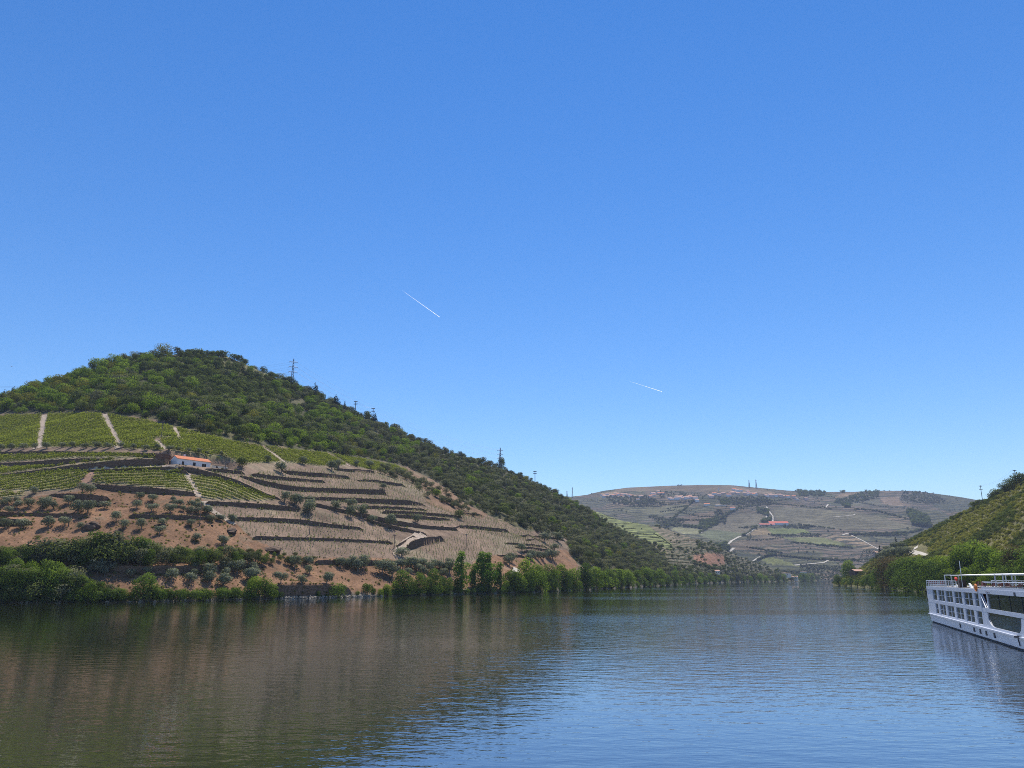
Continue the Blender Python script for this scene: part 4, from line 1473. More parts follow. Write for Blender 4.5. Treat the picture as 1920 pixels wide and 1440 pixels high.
# hedges on the spur terraces
P, S = [], []
for pts in ([(1125, 967), (1150, 968), (1170, 972)], [(1140, 971), (1160, 974), (1190, 977)], [(1170, 981), (1195, 981), (1228, 985)], [(1170, 991), (1192, 991)], [(1180, 999), (1216, 1002)], [(1217, 1007), (1235, 1008)], [(1232, 1015), (1250, 1017)],
            [(1250, 1040), (1285, 1042)], [(1250, 1047), (1290, 1049)], [(1252, 1053), (1300, 1056)], [(1258, 1060), (1305, 1062)], [(1262, 1018), (1290, 1013), (1332, 1012)], [(1225, 1000), (1240, 1008), (1258, 1022)]):
    for (u0, v0), (u1, v1) in zip(pts[:-1], pts[1:]):
        for q in np.arange(0, 1, 1.1 / max(1, abs(u1 - u0))):
            a, te = azte(u0 + (u1 - u0) * q, v0 + (v1 - v0) * q + 0.4 * rng.random())
            r = spur.hit(a, te)
            if r:
                x, y = r * math.sin(a), r * math.cos(a)
                P.append((x, y, float(spur.height(x, y)) - 0.5))
                S.append(0.2 + 0.12 * rng.random())
scatter('terrace_hedges', P, S, FARTREE, 'thin dark hedges along the terraces of the spur')

# ------------------------------------------------------------------ far hills: woods, hedgerows, scattered trees
P, S, I = [], [], []


def far_add(u, v, s, dark):
    a, te = azte(u, v)
    r = far.hit(a, te)
    if r is None:
        return
    x, y = r * math.sin(a), r * math.cos(a)
    P.append((x, y, float(far.height(x, y)) - 0.6))
    S.append(s)
    I.append(rng.integers(4, 7) if dark else rng.integers(0, 4))


for poly, nn_, s, dk in [([(1488, 919), (1552, 921), (1545, 930), (1500, 931)], 170, 1.3, 1), ([(1575, 922), (1585, 921), (1584, 925)], 10, 1.2, 1), ([(1622, 921), (1650, 917), (1646, 934), (1590, 946), (1560, 943), (1585, 935)], 230, 1.2, 1),
                         ([(1700, 958), (1716, 960), (1742, 972), (1745, 990), (1712, 984)], 260, 1.5, 1), ([(1690, 922), (1745, 922), (1772, 940), (1740, 945), (1690, 938)], 240, 1.1, 0), ([(1128, 930), (1210, 931), (1250, 944), (1200, 950), (1150, 944)], 300, 1.2, 0),
                         ([(1345, 935), (1440, 930), (1450, 945), (1400, 950), (1360, 946)], 260, 1.2, 0), ([(1313, 978), (1345, 972), (1345, 986), (1312, 987)], 110, 1.2, 1), ([(1340, 955), (1365, 960), (1360, 985), (1340, 975)], 90, 1.1, 0),
                         ([(1352, 938), (1368, 940), (1366, 948), (1353, 948)], 40, 1.5, 1), ([(1270, 985), (1335, 990), (1322, 993), (1272, 986)], 60, 1.1, 1), ([(1420, 952), (1442, 955), (1440, 968), (1418, 962)], 70, 1.1, 1), ([(1428, 976), (1448, 972), (1446, 979), (1428, 980)], 40, 1.3, 1),
                         ([(1470, 984), (1520, 985), (1516, 991), (1470, 990)], 70, 1.0, 0), ([(1338, 1022), (1362, 1020), (1370, 1034), (1350, 1038)], 90, 1.4, 1), ([(1580, 944), (1594, 944), (1594, 952), (1582, 952)], 40, 1.3, 1), ([(1390, 1068), (1500, 1072), (1500, 1088), (1390, 1088)], 500, 1.1, 0),
                         ([(1500, 1058), (1600, 1062), (1640, 1088), (1500, 1088)], 700, 0.55, 0), ([(1620, 1030), (1660, 1030), (1660, 1060), (1600, 1060)], 200, 0.5, 0), ([(1230, 920), (1300, 925), (1330, 932), (1240, 934)], 120, 1.0, 0), ([(1210, 965), (1290, 975), (1270, 990), (1240, 985)], 160, 1.1, 0)]:
    us, vs = [q[0] for q in poly], [q[1] for q in poly]
    c = 0
    while c < nn_:
        u, v = min(us) + (max(us) - min(us)) * rng.random(), min(vs) + (max(vs) - min(vs)) * rng.random()
        if inside([u], [v], poly)[0]:
            far_add(u, v, s * (0.7 + 0.6 * rng.random()), dk)
            c += 1
for pts, s, step in [([(1180, 950), (1230, 950), (1275, 942), (1305, 940)], 0.9, 1.5), ([(1250, 955), (1262, 952), (1290, 948)], 0.8, 1.5), ([(1300, 940), (1285, 955), (1265, 970), (1255, 985), (1245, 992)], 1.3, 1.0), ([(1390, 950), (1360, 968), (1335, 985), (1320, 996), (1312, 1000)], 1.2, 1.0),
                     ([(1236, 960), (1260, 957), (1295, 958)], 0.8, 1.6), ([(1365, 962), (1395, 951), (1420, 948), (1447, 945)], 0.9, 1.4), ([(1447, 944), (1480, 947), (1515, 952), (1560, 954)], 0.9, 1.4), ([(1395, 935), (1440, 940), (1500, 935)], 0.9, 1.6), ([(1495, 984), (1530, 988), (1566, 992)], 0.9, 1.2),
                     ([(1440, 1003), (1500, 1006), (1535, 1005)], 1.0, 1.2), ([(1392, 1005), (1400, 1001), (1412, 992), (1420, 988)], 1.1, 1.0), ([(1482, 1017), (1530, 1022), (1600, 1028)], 0.9, 1.2), ([(1590, 1003), (1660, 1002), (1710, 999), (1730, 993)], 1.2, 0.9), ([(1600, 955), (1640, 957), (1680, 968), (1715, 978)], 0.9, 1.3),
                     ([(1620, 1005), (1700, 1003)], 0.9, 1.2), ([(1440, 1039), (1470, 1043), (1530, 1049), (1570, 1050)], 0.9, 1.1), ([(1400, 1026), (1430, 1031), (1465, 1037)], 0.9, 1.1), ([(1420, 1050), (1440, 1042), (1450, 1041)], 1.0, 0.8), ([(1385, 990), (1420, 988), (1440, 986)], 0.9, 1.4),
                     ([(1470, 1008), (1440, 1012), (1400, 1013)], 0.7, 1.6), ([(1100, 938), (1160, 941), (1200, 944)], 0.8, 1.6), ([(1500, 1000), (1540, 1003)], 0.8, 1.2), ([(1570, 1051), (1620, 1050), (1640, 1048)], 0.8, 1.1), ([(1275, 962), (1310, 968), (1345, 969)], 0.7, 1.4), ([(1260, 975), (1300, 976), (1340, 974)], 0.8, 1.3),
                     ([(1550, 931), (1600, 940), (1650, 950), (1700, 954)], 0.8, 1.5), ([(1098, 927), (1112, 924)], 0.9, 1.2), ([(1268, 911), (1285, 910)], 0.9, 1.4), ([(1620, 921), (1680, 919), (1760, 925)], 0.7, 2.4)]:
    for (u0, v0), (u1, v1) in zip(pts[:-1], pts[1:]):
        k = max(1, int(math.hypot(u1 - u0, v1 - v0) / step))
        for q in range(k):
            if rng.random() < 0.85:
                far_add(u0 + (u1 - u0) * (q + rng.random()) / k, v0 + (v1 - v0) * q / k + rng.normal() * 0.5, s * (0.6 + 0.6 * rng.random()), rng.random() < 0.25)
for k in range(1100):
    u, v = 1090 + 760 * rng.random(), 912 + 170 * rng.random()
    if vnoise(np.array(u / 26), np.array(v / 11), 77) > 0.1 and not any(inside([u], [v], q[0])[0] for q in FAR_FIELDS):
        far_add(u, v, 0.5 + 0.7 * rng.random(), rng.random() < 0.2)
scatter('far_trees', P, S, FARTREE + FARDARK, 'scattered trees and hedgerows on the distant hills', np.array(I))

# ------------------------------------------------------------------ right bank scrub and trees
gx, gy = np.meshgrid(np.arange(150, 900, 3.4), np.arange(250, 1050, 3.4))
gx = gx.ravel() + (rng.random(gx.size) - 0.5) * 3.2
gy = gy.ravel() + (rng.random(gy.size) - 0.5) * 3.2
ga, gr = np.arctan2(gx, gy), np.hypot(gx, gy)
ok = (ga > rbank.az[0]) & (ga < azte(2120, 1000)[0])
gx, gy, ga, gr = gx[ok], gy[ok], ga[ok], gr[ok]
r0i, r1i = np.interp(ga, rbank.az, rbank.r0), np.interp(ga, rbank.az, rbank.r1)
ok = (gr > r0i + 4) & (gr < r1i + 15)
gz = rbank.height(gx, gy)
gu, gv = project(gx, gy, gz)
t = (gr - r0i) / (r1i - r0i)
ok &= ~inside(gu, gv, [(1702, 1024), (1740, 1024), (1744, 1047), (1702, 1041)]) & (rng.random(len(gx)) < 0.92)
nz = fbm(gx / 26, gy / 26, 61)
dk = (nz + 0.35 * np.exp(-((t - 0.45) / 0.2) ** 2) + 0.5 * (t > 0.93)) > 0.33
idx = np.where(dk, rng.integers(5, 9, len(gx)), rng.integers(0, 5, len(gx)))
S = 0.70 + 0.75 * rng.random(len(gx)) ** 1.5
scatter('bank_scrub', np.stack([gx, gy, gz - 0.2], 1)[ok], S[ok], SHRUB + DSHRUB, 'yellow green scrub covering the right bank hill', idx[ok])
BG = 'trees on the right bank'
cluster([(1573, 1097, 20), (1584, 1098, 14), (1596, 1099, 16), (1608, 1100, 13), (1620, 1101, 15), (1634, 1102, 26), (1645, 1103, 30), (1655, 1104, 22)], 'low shore tree at the tip of the right bank', 'tree', BG, 'riverbank_tree', RIVER, h=rbank)
cluster([(1595, 1084, 34)], 'round bright green tree beside the small bank house', 'tree', BG, 'riverbank_tree', RBRIGHT, h=rbank, wide=0.9)
cluster([(1662, 1102, 58), (1676, 1099, 56), (1652, 1099, 36, RIVER), (1690, 1098, 48, RIVER), (1668, 1080, 30)], 'brownish tree at the dark end of the right bank', 'tree', BG, 'brown_tree', BROWNT, h=rbank, wide=1.0)
cluster([(1704, 1106, 62), (1722, 1109, 66), (1738, 1110, 62), (1712, 1098, 55), (1730, 1096, 52), (1696, 1105, 38), (1752, 1108, 60), (1770, 1108, 55)], 'leafy green tree on the right bank left of the ship', 'tree', BG, 'riverbank_tree', RIVER, h=rbank, wide=0.95)
cluster([(1760, 1094, 52), (1780, 1092, 50), (1800, 1090, 58), (1822, 1088, 70), (1842, 1086, 74), (1862, 1086, 66), (1838, 1096, 40), (1880, 1086, 54), (1812, 1100, 36), (1870, 1100, 36), (1780, 1106, 40), (1850, 1108, 36)], 'big bright tree behind the ship deck', 'tree', BG, 'bank_tree', RBRIGHT, h=rbank)
cluster([(1900, 1082, 52, RIVER), (1914, 1080, 60), (1932, 1082, 60, RIVER), (1895, 1100, 40, RIVER), (1918, 1102, 40, RIVER), (1945, 1090, 60, RIVER)], 'tree at the right picture edge behind the ship', 'tree', BG, 'bank_tree', BROWNT, h=rbank)
cluster([(1652, 1052, 16), (1664, 1050, 18), (1676, 1046, 18), (1690, 1044, 17), (1702, 1043, 16), (1680, 1034, 16), (1694, 1032, 14), (1668, 1040, 15), (1658, 1060, 15)], 'grey olive near the white bank road', 'olive tree', BG, 'olive_tree', OLIVE, h=rbank)
cluster([(1651, 1047, 24), (1681, 1026, 20)], 'slim dark cypress on the right bank', 'cypress', BG, 'cypress_tree', CYPRESS, h=rbank)
cluster([(1888, 922, 18), (1902, 915, 22), (1915, 908, 24), (1870, 928, 14), (1862, 934, 12), (1838, 948, 12), (1826, 952, 14)], 'dark bush on the crest of the right bank hill', 'bush', BG, 'crest_bush', OAK, h=rbank, wide=1.3)


# trees on the skyline of the near hill
def ridge_point(u, v, h, back=6):
    a, _ = azte(u, v)
    r = float(np.interp(a, h.az, h.r1)) - back
    x, y = r * math.sin(a), r * math.cos(a)
    return Vector((x, y, float(h.height(x, y)))), a, r


def sky_tree(u, vtop, fam, label, name, wide=1.0, back=8):
    p, a, r = ridge_point(u, vtop, hill, back)
    for _ in range(2):
        top = CAMH + azte(u, vtop)[1] * r
    hgt = max(3.0, top - p.z)
    tree_obj(fam[rng.integers(len(fam))], p, hgt, label, 'tree', 'trees standing out on the skyline', name, wide)


sky_tree(310, 643, YELLOW, 'pale spreading tree standing above the summit', 'summit_tree', 1.1)
sky_tree(591, 717, CEDAR, 'upper dark layered cedar on the falling skyline', 'cedar_tree', 0.9)
sky_tree(631, 739, CEDAR, 'lower dark layered cedar on the falling skyline', 'cedar_tree', 0.9)
sky_tree(647, 752, CYPRESS, 'small pointed conifer just right of the lower cedar', 'conifer', 1.0)
sky_tree(689, 769, OAK, 'round dark tree beside the small skyline pylon', 'skyline_oak', 0.7)
sky_tree(703, 772, CEDAR, 'dark tree under the small skyline pylon', 'skyline_tree', 0.6)
sky_tree(939, 856, OAK, 'tall dark tree under the second lattice pylon', 'skyline_oak', 0.55)
sky_tree(546, 705, OAK, 'dark tree at the foot of the tall lattice pylon', 'skyline_oak', 0.9)
for k, (u, v) in enumerate([(8, 730), (27, 724), (58, 718), (72, 716), (88, 713), (126, 700), (192, 676)]):
    sky_tree(u, v, CEDAR, 'dark conifer on the skyline at far left' + nth(k, 7), 'skyline_conifer', 0.8)
for k, (u, v) in enumerate([(360, 655), (372, 654), (402, 658), (420, 657), (440, 664)]):
    sky_tree(u, v, OAK, 'low dark bush on the flat summit skyline' + nth(k, 5), 'summit_bush', 1.7)

# leafless tree by the farmhouse
p = hill.point(422, 880)
b_ = MB()
b_.tube([(0, 0, -0.5), (0.1, 0, 1.0), (0.0, 0.1, 2.2)], [0.28, 0.22, 0.18], 7)
tips = []
for k in range(7):
    a = k * 0.9 + rng.random() * 0.4
    e = Vector((math.cos(a) * (1.6 + rng.random()), math.sin(a) * (1.6 + rng.random()), 3.6 + 1.2 * rng.random()))
    mid = Vector((e.x * 0.45, e.y * 0.45, 2.9))
    b_.tube([(0, 0.1, 2.1), mid, e], [0.15, 0.1, 0.05], 5)
    tips += [(mid, e)]
root = link('bare_tree', None)
root.location = p
tag(root, 'leafless spreading tree right of the white farmhouse', 'tree', 'trees by the farmhouse')
b_.build('trunk', M_greybark, root)
b_ = MB()
for mid, e in tips:
    for k in range(6):
        s = mid.lerp(e, 0.3 + 0.7 * rng.random())
        d = Vector(rng.normal(size=3)) * 0.7
        d.z = abs(d.z) + 0.2
        b_.tube([s, s + d * 0.6, s + d], [0.05, 0.035, 0.02], 4)
b_.build('twigs', M_greybark, root)

# ------------------------------------------------------------------ rocks
def rock_mesh(seed, mat):
    n, k = 14, 9
    V, Fc = [], []
    r_ = np.random.default_rng(seed)
    n, k = 20, 12
    dirs = r_.normal(size=(9, 3)) * np.array([1.5] * 3 + [3.0] * 3 + [6.0] * 3)[:, None]
    amp = np.array([0.26] * 3 + [0.12] * 3 + [0.07] * 3)
    ph = r_.random(9) * 6.28
    for j in range(k):
        th = math.pi * j / (k - 1)
        for i in range(n):
            f_ = 2 * math.pi * i / n
            d = np.array((math.sin(th) * math.cos(f_), math.sin(th) * math.sin(f_), math.cos(th)))
            q = 0.95 + float((amp * np.sin(dirs @ d + ph)).sum())
            V.append(tuple(d * q))
    for j in range(k - 1):
        for i in range(n):
            a, c = j * n + i, j * n + (i + 1) % n
            Fc.append((a, a + n, c + n, c))
    return mesh_np('rock', V, Fc, [mat])


RK = [rock_mesh(s, M_rock) for s in range(4)]
for k, (u, v, w, hh, lab) in enumerate([(188, 950, 22, 16, 'dark rock outcrop below the tall broken wall'), (172, 990, 30, 22, 'dark rock outcrop in the middle of the olive slope'), (430, 998, 40, 18, 'wide dark rock outcrop at the corner of the brown terraces'),
                                        (560, 790, 42, 34, 'dark cliff showing through the oak wood'), (405, 1012, 30, 9, 'low dark rock above the hedge end'), (500, 1030, 30, 10, 'low rock where the hedge meets the brown terraces'), (352, 988, 24, 9, 'low rock ledge on the red olive slope'),
                                        (300, 985, 26, 7, 'thin rock ledge on the red slope'), (214, 945, 18, 10, 'small rock right of the tall broken wall')]):
    p = hill.point(u, v)
    s = depth_of(p) / F
    o = link('rock_outcrop', RK[k % 4])
    o.location = (p.x, p.y + w * s * 0.3, p.z - hh * s * 0.05)
    o.scale = (w * s / 2.0, w * s / 2.2, hh * s * 0.42)
    o.rotation_euler = (0, 0, rng.random() * 6)
    tag(o, lab, 'rock', 'rock outcrops on the hillside')
PS = [bpy.data.objects.new('shore_stone', rock_mesh(20 + s, M_palestone)) for s in range(3)]
P, S = [], []
for k in range(330):
    u = 515 + 200 * rng.random() if k < 230 else (0 + 900 * rng.random())
    a, r = on_water(u, np.interp(u, [0, 150, 300, 500, 600, 720, 800, 900], [1130.5, 1129.5, 1128, 1123, 1121, 1118, 1116, 1113]))
    r += rng.normal() * 1.2 + 0.8
    P.append((r * math.sin(a), r * math.cos(a), 0.05 + 0.25 * rng.random()))
    S.append((0.3 + 0.5 * rng.random(), 0.3 + 0.4 * rng.random(), 0.2 + 0.3 * rng.random()))
scatter('shore_stones', P, S, PS, 'pale stones along the water edge under the river wall')


# rough ground cover: dry tufts and stones on the open slopes, scrub along the walls
P, S, I = [], [], []
for k in range(5200):
    u, v = -60 + 1130 * rng.random(), 905 + 220 * rng.random()
    if not inside([u], [v], RED)[0]:
        continue
    if vnoise(np.array(u / 17), np.array(v / 8), 5) < -0.08 and rng.random() < 0.8:
        continue
    p = hill.point(u, v)
    if p.z < 1.0:
        continue
    P.append((p.x, p.y, p.z - 0.1))
    q = rng.random()
    I.append(rng.integers(0, 5) if q < 0.6 else (rng.integers(5, 9) if q < 0.72 else rng.integers(9, 12)))
    S.append(0.16 + 0.30 * rng.random() ** 2)
for A, Rw, Hh, zb, _l in wall_geo:
    for k in range(int(len(A) * 0.55)):
        i = rng.integers(0, len(A))
        top = rng.random() < 0.5
        r = Rw[i] + (0.9 + rng.random() if top else -0.5 - 0.6 * rng.random())
        x, y = r * math.sin(A[i]), r * math.cos(A[i])
        P.append((x, y, float(hill.height(x, y)) - 0.1))
        I.append(rng.integers(0, 9))
        S.append(0.14 + 0.26 * rng.random() ** 1.5)
TUFTSRC = [bpy.data.objects.new('tuft_source', p['crown']) for p in SHRUB + DSHRUB] + [bpy.data.objects.new('stone_source', rock_mesh(40 + q, M_rock)) for q in range(3)]
scatter('ground_cover', P, S, TUFTSRC, 'dry tufts, scrub and stones on the open slopes', np.array(I))


# ------------------------------------------------------------------ buildings
def gable_house(name, p, yaw, Ln, W, Hh, rise, wm_, rm, label, cat, group=None, over=0.4, found=4.0):
    root = link(name, None)
    root.location = p
    root.rotation_euler = (0, 0, yaw)
    tag(root, label, cat, group)
    w = MB()
    prof = [[(x, 0, -found), (x, W, -found), (x, W, Hh), (x, W / 2, Hh + rise), (x, 0, Hh)] for x in (0, Ln)]
    w.prism(prof, None)
    w.build('wall', wm_, root)
    r = MB()
    t_ = 0.18
    sl = rise / (W / 2)
    prof = [[(x, -over, Hh - over * sl + 0.03), (x, W / 2, Hh + rise + 0.03), (x, W + over, Hh - over * sl + 0.03), (x, W + over, Hh - over * sl + t_), (x, W / 2, Hh + rise + t_ + 0.05), (x, -over, Hh - over * sl + t_)] for x in (-over, Ln + over)]
    r.prism(prof, None)
    rf = r.build('roof', rm, root)
    return root, rf


yaw = math.atan2(ab[1], ab[0])
fh, rf = gable_house('farmhouse', (hA.x, hA.y, hA.z), yaw, ln, 7.0, 3.6, 1.8, M_white, M_tile, 'long white farmhouse with orange tiled roof above the terraces', 'house', found=3.5)
# tile ridges on the roof that faces the river
rt = MB()
for x in np.arange(-0.3, ln + 0.3, 0.55):
    for s in (0,):
        rt.tube([(x, -0.40, 3.6 - 0.40 * 1.8 / 3.5 + 0.19), (x, 3.5, 3.6 + 1.8 + 0.19)], 0.07, 4)
tag(rt.build('tile_rib', M_tile, rf), kind='stuff')
for x, w, h in ((ln * 0.14, 0.95, 2.2), (ln * 0.47, 1.3, 2.3)):
    d = MB()
    d.box(x, x + w, -0.05, 0.06, 0.0, h)
    dd = d.build('door', M_dark, fh)
    d = MB()
    d.box(x - 0.12, x, -0.08, 0.05, 0, h + 0.12).box(x + w, x + w + 0.12, -0.08, 0.05, 0, h + 0.12).box(x, x + w, -0.08, 0.05, h, h + 0.12)
    d.build('door_frame', M_wood, dd)
d = MB()
x = ln * 0.74
d.box(x, x + 2.4, -0.05, 0.06, 0.5, 2.3)
wi = d.build('window', M_dark, fh)
d = MB()
d.box(x + 1.15, x + 1.25, -0.09, -0.05, 0.5, 2.3).box(x - 0.1, x + 2.5, -0.12, -0.05, 0.38, 0.5)
d.build('sill', M_stake, wi)
d = MB()
d.box(ln * 0.28, ln * 0.28 + 0.8, 3.6, 4.3, 4.2, 6.7)
d.build('chimney', M_white, rf)
q = Vector((hA.x, hA.y, 0)) + Vector((ab[0], ab[1], 0)) * (ln + 1.2)
sh, rf = gable_house('shed', (q.x, q.y, hA.z - 0.1), yaw - 0.06, 9.0, 4.5, 2.4, 0.7, M_cream, M_wall, 'low grey shed joined to the right end of the farmhouse', 'shed', found=3)
d = MB()
d.box(2.0, 3.1, -0.05, 0.06, 0, 1.9)
d.build('door', M_dark, sh)
d = MB()
d.box(6.0, 7.0, -0.05, 0.06, 0.6, 1.6)
d.build('window', M_dark, sh)

# house on the right bank
p = rbank.point(1604, 1083)
rh, rf = gable_house('bank_house', (p.x, p.y, p.z + 1.5), 0.35, 12.0, 8.0, 5.2, 1.8, M_wall, M_farTile, 'small stone house with orange roof at the tip of the right bank', 'house', found=6)
for x in (2.2, 7.6):
    d = MB()
    d.box(x, x + 1.4, -0.05, 0.06, 2.6, 4.2)
    d.build('window', M_dark, rh)
d = MB()
d.box(5.0, 6.2, -0.05, 0.06, 0, 2.2)
d.build('door', M_dark, rh)
p = rbank.point(1645, 1044)
rh, rf = gable_house('bank_house', (p.x, p.y, p.z + 1.0), 0.2, 8.0, 7.0, 4.6, 1.6, M_pink, M_farTile, 'pinkish house half hidden beside a cypress on the right bank', 'house', found=6)
d = MB()
d.box(3.0, 4.2, -0.05, 0.06, 2.0, 3.6)
d.build('window', M_dark, rh)
p = rbank.point(1752, 1076)
b_ = MB()
b_.box(0, 10, 0, 0.6, -3, 2.6)
o = b_.build('garden_wall', M_white)
o.location = p
tag(o, 'short white wall among the trees behind the ship', 'wall', kind='thing')

# houses on the shore of the spur
for k, (u, v, w, wm_, rm, lab) in enumerate([(1341, 1076, 9, M_cream, M_farTile, 'white house above the riverside trees near the bend'), (1466, 1079, 16, M_cream, M_wall, 'pale low house on the shore at the river bend'), (1500, 1075, 12, M_cream, M_wall, 'pale flat shed behind the bend trees'),
                                             (1484, 1085, 12, M_cream, M_farTile, 'small cream house right at the far shore')]):
    p = ground(u, v)
    s = depth_of(p) / F
    rh, rf = gable_house('shore_house', p, 0.15 - 0.3 * rng.random(), w * s, 8.0, 5.0, 1.5, wm_, rm, lab, 'house', 'houses by the far shore', found=5)
    for q in (0.2, 0.6):
        d = MB()
        d.box(w * s * q, w * s * q + 1.6, -0.05, 0.06, 1.8, 3.4)
        d.build('window', M_dark, rh)

# village on the far hills
Z6 = [(650, 275), (670, 312), (720, 258), (790, 282), (845, 287), (912, 270), (975, 292), (1032, 270), (1100, 285), (1160, 300), (1320, 312), (1540, 282), (1650, 222), (1722, 250), (1552, 250), (1662, 247), (1852, 332), (1892, 347), (1280, 372), (1512, 317), (690, 290), (760, 300), (880, 255), (940, 270), (1000, 262)]
Z7 = [(60, 265), (90, 272), (112, 262), (140, 287), (172, 270), (202, 282), (242, 255), (282, 270), (322, 280), (542, 235), (602, 220), (562, 257), (682, 227), (742, 207), (852, 207), (902, 195), (962, 207), (912, 147), (952, 160), (1002, 160), (1102, 217), (1162, 212), (1232, 217), (1402, 242), (1462, 242), (1542, 242),
      (1602, 242), (1652, 247), (1722, 262), (1802, 262), (1862, 292), (355, 322), (822, 237), (872, 190), (1062, 212), (1132, 195), (1202, 227), (1442, 227), (1582, 227), (30, 280), (220, 268), (1110, 175), (480, 385), (870, 430)]
ZB = [(320, 247), (392, 247), (60, 213), (180, 218)]
vill = [(1060 + x / 9.6, 900 + y / 9.6) for x, y in Z6] + [(1260 + x / 8, 900 + y / 8) for x, y in Z7] + [(1420 + x / 4.364, 880 + y / 4.364) for x, y in ZB]
vc = {}
for u, v in sorted(vill):
    key = 'left cluster' if u < 1206 else ('middle cluster' if u < 1315 else ('upper right cluster' if u < 1425 else 'right end'))
    vc.setdefault(key, []).append((u, v))
for key, L_ in vc.items():
    for k, (u, v) in enumerate(L_):
        p = ground(u, v + 1.5)
        if p is None:
            continue
        wmv = [M_cream, M_white, M_white, M_pink][rng.integers(4)]
        rmv = [M_farTile, M_farTile, M_tile][rng.integers(3)]
        gable_house('village_house', p, (rng.random() - 0.5) * 0.9, 15 + 11 * rng.random(), 10 + 3 * rng.random(), 7.5 + 4.5 * rng.random(), 3.4, wmv, rmv, f'tiny house in the {key} of the far hill village{nth(k, len(L_))}', 'house', 'houses of the far hill village', found=8)
p = ground(1260 + 700 / 8, 900 + 165 / 8)
b_ = MB()
b_.box(-3, 3, -3, 3, -6, 15)
root = link('bell_tower', None)
root.location = p
tag(root, 'small pale bell tower standing alone above the far village', 'tower')
b_.build('wall', M_cream, root)
b_ = MB()
b_.prism([[(-3.3, -3.3, 15.0), (3.3, -3.3, 15.0), (3.3, 3.3, 15.0), (-3.3, 3.3, 15.0)], [(-0.3, -0.3, 20), (0.3, -0.3, 20), (0.3, 0.3, 20), (-0.3, 0.3, 20)]], None)
b_.build('roof', M_farTile, root)
p = ground(1343, 950)
gable_house('farm_building', p, 0.05, 44, 14, 7, 1.5, M_cream, M_cream, 'long beige building in the middle of the far hill', 'house', 'farm buildings on the far hills', found=10)
p = ground(1443, 983)
gable_house('farm_building', p, 0.0, 76, 22, 5, 7.5, M_white, M_redroof, 'long farm building with bright red roof on the far hill', 'house', 'farm buildings on the far hills', found=12)
p = ground(1425, 985)
gable_house('farm_building', p, 0.05, 62, 14, 3.5, 4.0, M_white, M_redroof, 'lower red roofed wing left of the bright red farm building', 'house', 'farm buildings on the far hills', found=12)


# ------------------------------------------------------------------ pylons, poles, masts and wires
def lattice(name, p, hgt, base_w, label, arms=3, armw=5.0, yaw=0.0, t=0.16):
    root = link(name, None)
    root.location = p
    root.rotation_euler = (0, 0, yaw)
    tag(root, label, 'pylon', 'pylons and masts')
    wd = lambda z: base_w / 2 * (1 - 0.92 * (max(z, 0) / hgt) ** 0.8)
    for sx, sy in ((1, 1), (1, -1), (-1, 1), (-1, -1)):
        b_ = MB()
        b_.tube([(sx * wd(z), sy * wd(z), z) for z in np.linspace(-1, 0, 1).tolist() + np.linspace(0, hgt * 0.97, 6).tolist()], t, 4)
        b_.build('leg', M_steel, root)
    b_ = MB()
    zs = np.linspace(0, hgt * 0.95, 11)
    for z0_, z1_ in zip(zs[:-1], zs[1:]):
        for (ax, ay), (bx, by) in (((1, 1), (-1, 1)), ((-1, 1), (-1, -1)), ((-1, -1), (1, -1)), ((1, -1), (1, 1))):
            b_.tube([(ax * wd(z0_), ay * wd(z0_), z0_), (bx * wd(z1_), by * wd(z1_), z1_)], t * 0.6, 3)
            b_.tube([(bx * wd(z0_), by * wd(z0_), z0_), (ax * wd(z1_), ay * wd(z1_), z1_)], t * 0.6, 3)
    b_.build('bracing', M_steel, root)
    ends = []
    for k in range(arms):
        z = hgt * (0.86 - 0.17 * k)
        b_ = MB()
        for s in (1, -1):
            b_.tube([(s * wd(z), 0, z + 0.5), (s * armw / 2, 0, z)], t * 0.9, 4)
            b_.tube([(s * wd(z), 0, z - 0.6), (s * armw / 2, 0, z)], t * 0.9, 4)
            b_.tube([(s * armw / 2, 0, z), (s * armw / 2, 0, z - 1.0)], t * 0.8, 4)
            ends.append(root.matrix_basis @ Vector((s * armw / 2, 0, z - 1.0)))
        b_.build('crossarm', M_steel, root)
    return ends


def sky_height(u, vtop, p):
    r = math.hypot(p.x, p.y)
    return CAMH + azte(u, vtop)[1] * r - p.z


def post(name, p, hgt, label, arm=1.8, mat=None, rad=0.14, cat='pole', arms=1):
    root = link(name, None)
    root.location = p
    tag(root, label, cat, 'poles on the slopes')
    b_ = MB()
    b_.tube([(0, 0, -0.8), (0, 0, hgt)], [rad * 1.2, rad * 0.8], 6)
    b_.build('shaft', mat or M_wood, root)
    ends = []
    if arm:
        for k in range(arms):
            z = hgt * (0.96 - 0.16 * k)
            b_ = MB()
            b_.box(-arm / 2, arm / 2, -rad * 0.7, rad * 0.7, z - rad, z + rad)
            ar = b_.build('crossarm', mat or M_wood, root)
            b_ = MB()
            for s in (-0.46, 0, 0.46):
                b_.tube([(arm * s, 0, z + rad), (arm * s, 0, z + rad + 0.35)], 0.07, 5)
            b_.build('insulator', M_stake, ar)
        ends = [Vector(p) + Vector((s * arm / 2, 0, hgt)) for s in (-1, 1)]
    return ends


